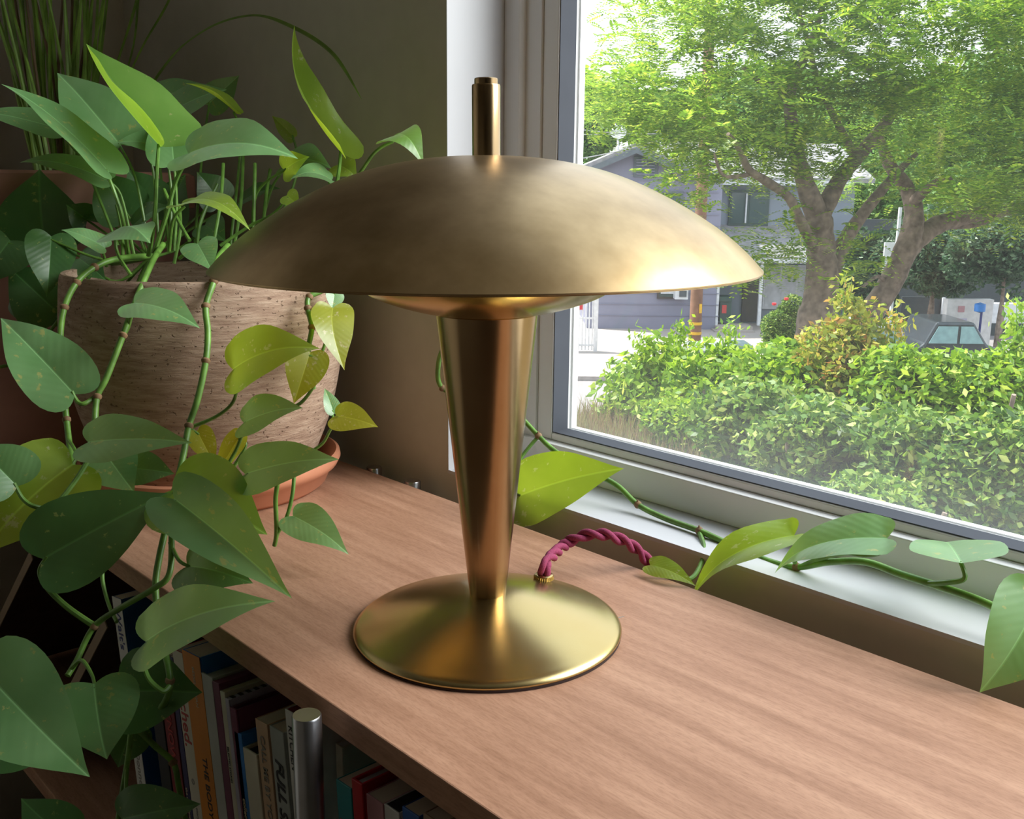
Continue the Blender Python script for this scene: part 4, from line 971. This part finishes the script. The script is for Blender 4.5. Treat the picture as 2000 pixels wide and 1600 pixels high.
def car(label, pxc, pyroof, wpx, b, paint, glass='dark_glass'):
    zt = sz(pxc, pyroof, b); a = sx(pxc, b); w = wpx * b / FPX / 2
    c = thing('car', label, 'car', tuple(SV(a, b, GROUND)), 'cars parked across the street')
    O_ = np.array(c.location)
    prof = [(-1.0, .25), (-1.0, .62), (-.72, .72), (-.48, 1.0), (.30, 1.0), (.62, .72), (.98, .66), (1.0, .25)]
    h = zt - GROUND
    m = MB(); n = len(prof)
    vs = [SV(a + x * w, b, GROUND + z * h) for x, z in prof] + [SV(a + x * w, b + 1.7, GROUND + z * h) for x, z in prof]
    m.add(vs, [tuple(range(n)), tuple(range(2 * n - 1, n - 1, -1))] + [(i, i + n, (i + 1) % n + n, (i + 1) % n) for i in range(n)])
    m.build('body', paint, c, O_, bevel=.06)
    g = [(-.62, .74), (-.44, .95), (-.04, .95), (-.04, .74)]; g2 = [(.02, .74), (.02, .95), (.28, .95), (.52, .74)]
    for q in (g, g2):
        MB().add([SV(a + x * w, b - .02, GROUND + z * h) for x, z in q] + [SV(a + x * w, b + .02, GROUND + z * h) for x, z in q], [(0, 1, 2, 3), (7, 6, 5, 4), (0, 4, 5, 1), (1, 5, 6, 2), (2, 6, 7, 3), (3, 7, 4, 0)]).build('window', glass, c, O_)
    for x in (-.62, .62):
        cc = SV(a + x * w, b - .03, GROUND + .32); e = SV(a + x * w, b + .25, GROUND + .32)
        MB().tube([cc, e], .32, 20).build('wheel', 'cv_black', c, O_, smooth=True)
M['car_dark'] = plain('car_dark', (0.05, 0.06, 0.07), 0.2, 0.3); M['car_grey'] = plain('car_grey', (0.26, 0.28, 0.30), 0.25, 0.3)
M['car_glass'] = plain('car_glass', (0.22, 0.36, 0.38), 0.1)
car('dark car with pale windows parked under the white board', 1890, 630, 190, 24.0, 'car_dark', 'car_glass')
car('grey car roof showing above the hedge left of the dark car', 1750, 638, 160, 21.0, 'car_grey', 'car_glass')

# ---------------------------------------------------------------- trees and shrubs
M['bark'] = plain('bark', (0.19, 0.145, 0.12), 0.95, var=0.45, scale=9, bmp=0.6)
M['fern'] = mat_foliage('jacaranda_leaf', [(0.0, (0.075, 0.17, 0.018)), (0.45, (0.15, 0.30, 0.025)), (0.8, (0.27, 0.41, 0.035)), (1.0, (0.42, 0.50, 0.08))], 0.5)
M['far_green'] = mat_foliage('far_tree_leaf', [(0.0, (0.06, 0.16, 0.03)), (0.6, (0.12, 0.26, 0.05)), (1.0, (0.20, 0.32, 0.06))], 0.4)
M['dark_green'] = mat_foliage('dark_tree_leaf', [(0.0, (0.015, 0.05, 0.02)), (0.7, (0.04, 0.10, 0.04)), (1.0, (0.12, 0.19, 0.10))], 0.3)
M['hedge_lime'] = mat_foliage('hedge_lime_leaf', [(0.0, (0.06, 0.15, 0.01)), (0.5, (0.16, 0.30, 0.015)), (0.85, (0.28, 0.42, 0.03)), (1.0, (0.42, 0.50, 0.10))], 0.45)
M['hedge_green'] = mat_foliage('hedge_green_leaf', [(0.0, (0.025, 0.07, 0.010)), (0.4, (0.08, 0.18, 0.02)), (0.78, (0.18, 0.29, 0.035)), (1.0, (0.38, 0.44, 0.13))], 0.4)
M['hedge_red'] = mat_foliage('hedge_bronze_leaf', [(0.0, (0.10, 0.16, 0.015)), (0.5, (0.26, 0.32, 0.03)), (0.8, (0.40, 0.36, 0.06)), (1.0, (0.42, 0.20, 0.06))], 0.45)
M['dry_grass'] = mat_foliage('dry_grass', [(0.0, (0.16, 0.11, 0.05)), (0.5, (0.24, 0.17, 0.08)), (0.75, (0.16, 0.20, 0.04)), (1.0, (0.30, 0.26, 0.12))], 0.35)

def rand_dirs(rng, n):
    v = rng.normal(size=(n, 3)); return v / np.linalg.norm(v, axis=1)[:, None]
def perp(rng, d):
    r = rng.normal(size=d.shape); s = np.cross(d, r); return s / (np.linalg.norm(s, axis=1)[:, None] + 1e-9)
TB = 15.0
tree = thing('jacaranda_tree', 'large branching street tree with feathery bright green crown', 'tree', tuple(SV(sx(1585, TB, 700), TB, ground_h(0, TB))))
TO = np.array(tree.location)
def limb(name, pts, wpx):
    P_ = [S(x, y, TB + db) for x, y, db in pts]
    pth = catmull(P_, 6); rad = relerp([w * TB / FPX / 2 for w in wpx], len(pth))
    rs = random.Random(len(pth)); rad = [r * (1 + rs.uniform(-.07, .07)) for r in rad]
    MB().tube(pth, rad, 12).build(name, 'bark', tree, TO, smooth=True)
root_z = GROUND - .1
P0 = S(1578, 700, TB)
limb('trunk', [(1568, 1000, 0), (1572, 760, 0), (1580, 690, 0), (1596, 610, 0), (1606, 545, 0), (1603, 480, 0), (1597, 415, 0)], [70, 62, 62, 70, 62, 56, 50])
limb('trunk', [(1640, 1000, .3), (1630, 760, .3), (1615, 690, .2), (1608, 610, .1), (1618, 545, 0), (1650, 470, .3), (1690, 412, .5), (1745, 345, .8), (1790, 300, 1.0)], [50, 48, 46, 46, 40, 30, 24, 17, 9])
limb('branch', [(1597, 425, 0), (1570, 350, -.2), (1552, 275, -.4), (1543, 195, -.5), (1560, 140, -.4), (1592, 60, -.2), (1620, -40, 0)], [46, 32, 26, 20, 16, 12, 9])
limb('branch', [(1543, 205, -.5), (1520, 172, -.8), (1485, 158, -1.1), (1450, 130, -1.3)], [16, 14, 11, 7])
limb('branch', [(1600, 430, 0), (1640, 350, .4), (1682, 298, .8), (1730, 240, 1.1), (1742, 205, 1.2), (1726, 165, 1.2), (1680, 120, 1.0), (1630, 92, .8), (1580, 40, .6)], [38, 32, 28, 24, 21, 18, 15, 11, 8])
limb('branch', [(1738, 190, 1.2), (1790, 165, 1.6), (1850, 120, 2.0), (1900, 40, 2.3)], [15, 12, 9, 6])
limb('branch', [(1670, 305, .8), (1630, 230, .3), (1600, 170, -.2), (1585, 110, -.5), (1560, 20, -.8)], [16, 13, 11, 9, 6])
limb('branch', [(1600, 500, 0), (1560, 425, -.6), (1540, 385, -.8), (1490, 350, -1.2), (1462, 330, -1.3), (1440, 285, -1.5), (1422, 262, -1.7)], [24, 19, 17, 15, 13, 10, 7])
limb('branch', [(1470, 338, -1.2), (1440, 345, -1.4), (1410, 340, -1.7), (1395, 300, -1.9)], [9, 8, 6, 4])
limb('trunk', [(1655, 1000, 1.0), (1668, 700, .9), (1690, 630, .8), (1735, 560, .8), (1772, 480, .9), (1785, 420, 1.0), (1772, 370, 1.1), (1735, 318, 1.2), (1720, 270, 1.4)], [62, 56, 54, 50, 46, 40, 32, 24, 16])
limb('branch', [(1768, 490, .9), (1820, 445, 1.2), (1880, 425, 1.5), (1950, 412, 1.9), (2040, 400, 2.4)], [44, 40, 34, 28, 22])
limb('branch', [(1840, 440, 1.4), (1900, 440, 1.7), (1960, 420, 2.0)], [16, 13, 8])
limb('branch', [(1782, 395, 1.0), (1820, 362, .6), (1856, 350, .3)], [22, 18, 15])
limb('branch', [(1735, 560, .8), (1715, 540, .6), (1685, 560, .3)], [10, 8, 6])
rng = np.random.default_rng(5)
# crown: feathery fronds clustered through the canopy
cl = []
def crown_ok(px, py):
    if px < 1235 and py < 150 and (px - 1120) * 0.9 + (150 - py) * -0.35 < 95: return False
    if px < 1160: return False
    low = np.interp(px, [1150, 1200, 1260, 1320, 1380, 1430, 1500, 1560, 1650, 1700, 1760, 1830, 1900, 2000, 2200], [205, 222, 250, 325, 385, 330, 340, 330, 380, 350, 330, 400, 440, 430, 420])
    return py < low
k0 = 0
while k0 < 178:                                    # flat pads of foliage, each a clump of fronds
    px, py = rng.uniform(1150, 2200), rng.uniform(-170, 450)
    if not crown_ok(px, py): continue
    k0 += 1; bc_ = TB + rng.uniform(-2.6, 3.0)
    for _ in range(11):
        cl.append((px + rng.normal() * 44, py + rng.normal() * 17, bc_ + rng.normal() * .35))
for px, py, w, h_, n_ in ((1470, 500, 75, 45, 26), (1540, 470, 40, 60, 12), (1340, 370, 40, 45, 10), (1650, 480, 60, 60, 8), (1560, 330, 60, 40, 10)):
    for _ in range(n_): cl.append((px + rng.normal() * w * .5, py + rng.normal() * h_ * .5, TB + rng.uniform(-1.6, .6)))
Cs, ds, ss, ls, ws = [], [], [], [], []
for px, py, b_ in cl:
    c0 = S(px, py, b_)
    nf = 8
    for _ in range(nf):
        st = c0 + rng.normal(size=3) * np.array([.20, .20, .13])
        d0 = rng.normal(size=3); d0[2] = d0[2] * .35 + .1; d0 /= np.linalg.norm(d0)
        ln = rng.uniform(.24, .42); sd = np.cross(d0, [0, 0, 1.0]); sd /= np.linalg.norm(sd) + 1e-9
        sd = sd + rng.normal(size=3) * .15
        for k in range(7):
            t = (k + .5) / 7; p = st + d0 * ln * t + np.array([0, 0, -.10 * ln / .3 * t * t])
            lw_ = .085 * math.sin(math.pi * (0.15 + .8 * t)) + .02
            for sg in (1, -1):
                dd = sg * sd * .9 + d0 * .45; dd /= np.linalg.norm(dd)
                Cs.append(p + dd * lw_ * .5); ds.append(dd); ss.append(np.cross(dd, np.cross(d0, dd)) if False else d0); ls.append(lw_); ws.append(.042)
quads('crown_foliage', np.array(Cs) - TO, np.array(ds), np.array(ss), np.array(ls), np.array(ws), 'fern', tree)

def blob_tree(name, label, px, py, rx, ry, b, mat, n, lf, seed, cat='tree', group=None, base_py=None, rz=None, trunk=True):
    rng = np.random.default_rng(seed)
    c = S(px, py, b); k = b / FPX
    gz_ = ground_h(0, b) if b < 13.9 else GROUND
    t = thing(name, label, cat, (c[0], c[1], gz_), group); O_ = np.array(t.location)
    nl = max(9, int(rx * ry / 260)); lobes = rand_dirs(rng, nl) * rng.uniform(.25, .8, size=(nl, 1))
    C0 = lobes[rng.integers(0, nl, n)]; r_ = rng.uniform(.55, 1.0, size=(n, 1)) ** .5
    loc = C0 + rand_dirs(rng, n) * r_ * .42
    if cat == 'shrub':                                  # leafy right down to the ground
        extra = loc[rng.random(n) < .7].copy(); extra[:, 2] = rng.uniform(-1.0, -.1, len(extra)); extra[:, :2] *= .85
        loc = np.concatenate([loc, extra])
        down = max(ry * k, c[2] - gz_) / (ry * k)
        loc[:, 2] = np.where(loc[:, 2] < -.35, -.35 + (loc[:, 2] + .35) * (down - .35) / .65, loc[:, 2])
    P_ = c + loc[:, :1] * rx * k * E1 + loc[:, 1:2] * rx * k * .8 * E2 + loc[:, 2:] * ry * k * np.array([0, 0, 1.0])
    P_ = P_[P_[:, 2] > gz_ + .03]; n = len(P_)
    d = rand_dirs(rng, n); d[:, 2] = d[:, 2] * .6 + .25; d /= np.linalg.norm(d, axis=1)[:, None]
    quads('foliage', P_ - O_, d, perp(rng, d), lf * rng.uniform(.7, 1.3, n), lf * .48 * rng.uniform(.7, 1.2, n), mat, t)
    if trunk:
        for q in range(1 if cat == 'tree' else 4):
            off = np.array([0, 0, 0.]) if cat == 'tree' else rng.normal(size=3) * rx * k * .3
            top = c + off; top[2] = c[2] + ry * k * .25
            base = np.array([c[0] + off[0] * .3, c[1] + off[1] * .3, gz_ - .05])
            MB().tube(catmull([base, (base + top) / 2 + rng.normal(size=3) * .03 * rx * k, top], 4), relerp([.07, .03] if cat == 'tree' else [.02, .006], 9) if False else ([max(.012, rx * k * .06)] * 5 + [max(.006, rx * k * .03)] * 4), 8).build('trunk' if cat == 'tree' else 'stem', 'bark', t, O_, smooth=True)
    return t
G1 = 'trees behind the lavender house'
blob_tree('background_tree', 'bright green tree rising beside the window frame above the gable', 1165, 225, 85, 85, 60, 'far_green', 16000, .34, 21, group=G1)
blob_tree('background_tree', 'yellowish tree just above the gable peak of the house', 1275, 235, 90, 60, 58, 'far_green', 14000, .34, 22, group=G1)
blob_tree('background_tree', 'bright tree seen through the middle of the street tree', 1480, 220, 160, 90, 62, 'far_green', 20000, .36, 23, group=G1)
blob_tree('background_tree', 'sunlit tree filling the gaps between the two trunks', 1680, 250, 150, 110, 56, 'far_green', 20000, .36, 24, group=G1)
blob_tree('background_tree', 'yellow green tree behind the far right of the crown', 1900, 240, 170, 130, 50, 'far_green', 22000, .34, 25, group=G1)
blob_tree('background_tree', 'mid green tree closing the gap between house roof and leaning trunk', 1690, 395, 130, 95, 46, 'far_green', 16000, .32, 31, group=G1)
blob_tree('background_tree', 'mid green tree rising over the pale topped tree', 1960, 395, 150, 85, 44, 'far_green', 16000, .32, 32, group=G1)
blob_tree('background_tree', 'dark green tree shading the parked cars', 1830, 500, 110, 90, 27, 'dark_green', 14000, .16, 26)
blob_tree('background_tree', 'pale topped dense tree at the picture edge above the white beam', 1965, 485, 115, 95, 24.5, 'dark_green', 15000, .15, 27)
blob_tree('background_tree', 'dark evergreen mass between the two street tree trunks', 1700, 540, 70, 100, 28, 'dark_green', 9000, .18, 28)
blob_tree('rose_bush', 'rounded rose bush with red flowers by the porch window', 1530, 625, 52, 52, 31, 'hedge_green', 9000, .10, 29, cat='shrub', trunk=True)
rb = thing('rose_flowers', 'two red roses at the top of the porch bush', 'flowers', tuple(S(1515, 595, 30.2)))
for px, py in ((1512, 594), (1536, 584)):
    MB().lathe([(0.001, -.05), (.06, -.03), (.07, .03), (0.001, .05)], S(px, py, 30.2), 10).build('bloom', 'cv_red', rb, np.array(rb.location), smooth=True)
# far tree line closing the street view
tl = bpy.data.objects.new('distant_treeline', None); col.objects.link(tl)
tl['kind'] = 'stuff'; tl['label'] = 'distant green tree line behind the houses'; tl['category'] = 'trees'
rng = np.random.default_rng(91); n_t = 30000
ca = rng.uniform(-75, 45, 60); cb = rng.uniform(66, 78, 60); ch = rng.uniform(3.0, 5.5, 60)
ii = rng.integers(0, 60, n_t); dv = rand_dirs(rng, n_t) * rng.uniform(.6, 1, (n_t, 1))
P_ = CAM + (ca[ii] + dv[:, 0] * 4.5)[:, None] * E1 + (cb[ii] + dv[:, 1] * 3)[:, None] * E2
P_[:, 2] = GROUND + ch[ii] + dv[:, 2] * ch[ii]
dd_ = rand_dirs(rng, n_t)
quads('foliage', P_, dd_, perp(rng, dd_), rng.uniform(.5, .9, n_t), rng.uniform(.3, .5, n_t), 'far_green', tl)
# hedge and bank
G2 = 'shrubs of the hedge below the window'
H = [('lime green shrub with sparse upright sprigs beside the driveway', 1270, 770, 95, 105, 8.6, 'hedge_lime', 7000, .062),
     ('lime shrub in front of the blue grey container', 1410, 770, 110, 85, 8.0, 'hedge_lime', 11000, .058),
     ('bright lime shrub at the foot of the forked trunk', 1540, 760, 110, 90, 7.6, 'hedge_lime', 12000, .055),
     ('tall bronze tipped shrub reaching above the hedge', 1655, 730, 92, 120, 7.4, 'hedge_red', 10000, .046),
     ('lime shrub below the grey car', 1785, 775, 120, 96, 7.0, 'hedge_lime', 12000, .052),
     ('lime shrub at the right picture edge below the white board', 1950, 775, 125, 112, 6.8, 'hedge_lime', 14000, .050),
     ('mid green glossy shrub under the bronze shrub', 1600, 880, 130, 110, 5.8, 'hedge_green', 13000, .044),
     ('mixed green shrub in the middle of the bank', 1470, 830, 110, 75, 6.6, 'hedge_green', 9000, .048),
     ('dark glossy shrub under the right lime shrubs', 1790, 910, 130, 110, 5.3, 'hedge_green', 14000, .042),
     ('dark glossy shrub at the right edge just above the sash', 1960, 940, 130, 130, 4.9, 'hedge_green', 15000, .040),
     ('low green shrub beside the dry grass', 1330, 815, 85, 50, 7.6, 'hedge_lime', 6000, .045),
     ('low glossy shrub right above the lower window frame', 1700, 1010, 150, 70, 4.6, 'hedge_green', 10000, .036)]
for i, (lab, px, py, rx, ry, b_, mt, n_, lf) in enumerate(H):
    blob_tree('hedge_shrub', lab, px, py, rx * 1.15, ry * 1.15, b_, mt, int(n_ * .62), lf * 1.5, 40 + i, cat='shrub', group=G2)
# upright sprigs
rng = np.random.default_rng(77)
sh = bpy.data.objects
def sprig(px, py0, py1, b, mat, n, label):
    c = S(px, py0, b); top = S(px + rng.uniform(-10, 10), py1, b)
    t = thing('sprig', label, 'sprig', (c[0], c[1], c[2]), 'upright sprigs above the hedge'); O_ = np.array(c)
    MB().tube([c, (c + top) / 2, top], [.008, .006, .002], 6).build('stem', 'stem', t, O_)
    k = rng.uniform(0, 1, n); P_ = c + (top - c) * k[:, None] + rng.normal(size=(n, 3)) * .05
    d = rand_dirs(rng, n); d[:, 2] = abs(d[:, 2]) * .8 + .3; d /= np.linalg.norm(d, axis=1)[:, None]
    quads('foliage', P_ - O_, d, perp(rng, d), rng.uniform(.05, .08, n), rng.uniform(.02, .03, n), mat, t)
sprig(1325, 760, 628, 8.3, 'hedge_lime', 260, 'lime sprig standing just beside the foot of the utility pole')
sprig(1420, 720, 636, 8.0, 'hedge_lime', 150, 'lime sprig standing below the porch steps')
sprig(1250, 760, 655, 8.6, 'hedge_lime', 260, 'lime sprig at the left end of the hedge over the driveway')
sprig(1645, 680, 535, 7.4, 'hedge_red', 240, 'tallest bronze sprig in front of the trunks')
sprig(1745, 700, 605, 7.3, 'hedge_red', 170, 'short bronze sprig right of the leaning trunk')
sprig(1985, 720, 595, 6.8, 'hedge_lime', 260, 'lime sprig at the right picture edge')
# dry grass on the bank
gr = bpy.data.objects.new('bank_grass', None); col.objects.link(gr)
gr['kind'] = 'stuff'; gr['label'] = 'dry tan and green grass on the bank below the window'; gr['category'] = 'grass'
n = 46000
bb = rng.uniform(3.0, 9.4, n); aa = bb * rng.uniform(-.05, .7, n)
sel = rng.random(n) < .6
bb = np.where(sel, rng.uniform(6.4, 9.4, n), bb); aa = np.where(sel, bb * rng.uniform(-.03, .27, n), aa)
keep = (aa / bb > -.02) & (aa / bb < .68); aa, bb = aa[keep], bb[keep]; n = len(aa)
zz = np.array([ground_h(0, q) for q in bb])
hh = np.where(sel[keep], rng.uniform(.35, .85, n), rng.uniform(.2, .5, n))
P_ = CAM + aa[:, None] * E1 + bb[:, None] * E2; P_[:, 2] = zz + hh * .45
d = rng.normal(size=(n, 3)) * .3; d[:, 2] = 1; d /= np.linalg.norm(d, axis=1)[:, None]
quads('grass', P_, d, perp(rng, d), hh, rng.uniform(.010, .022, n), 'dry_grass', gr)
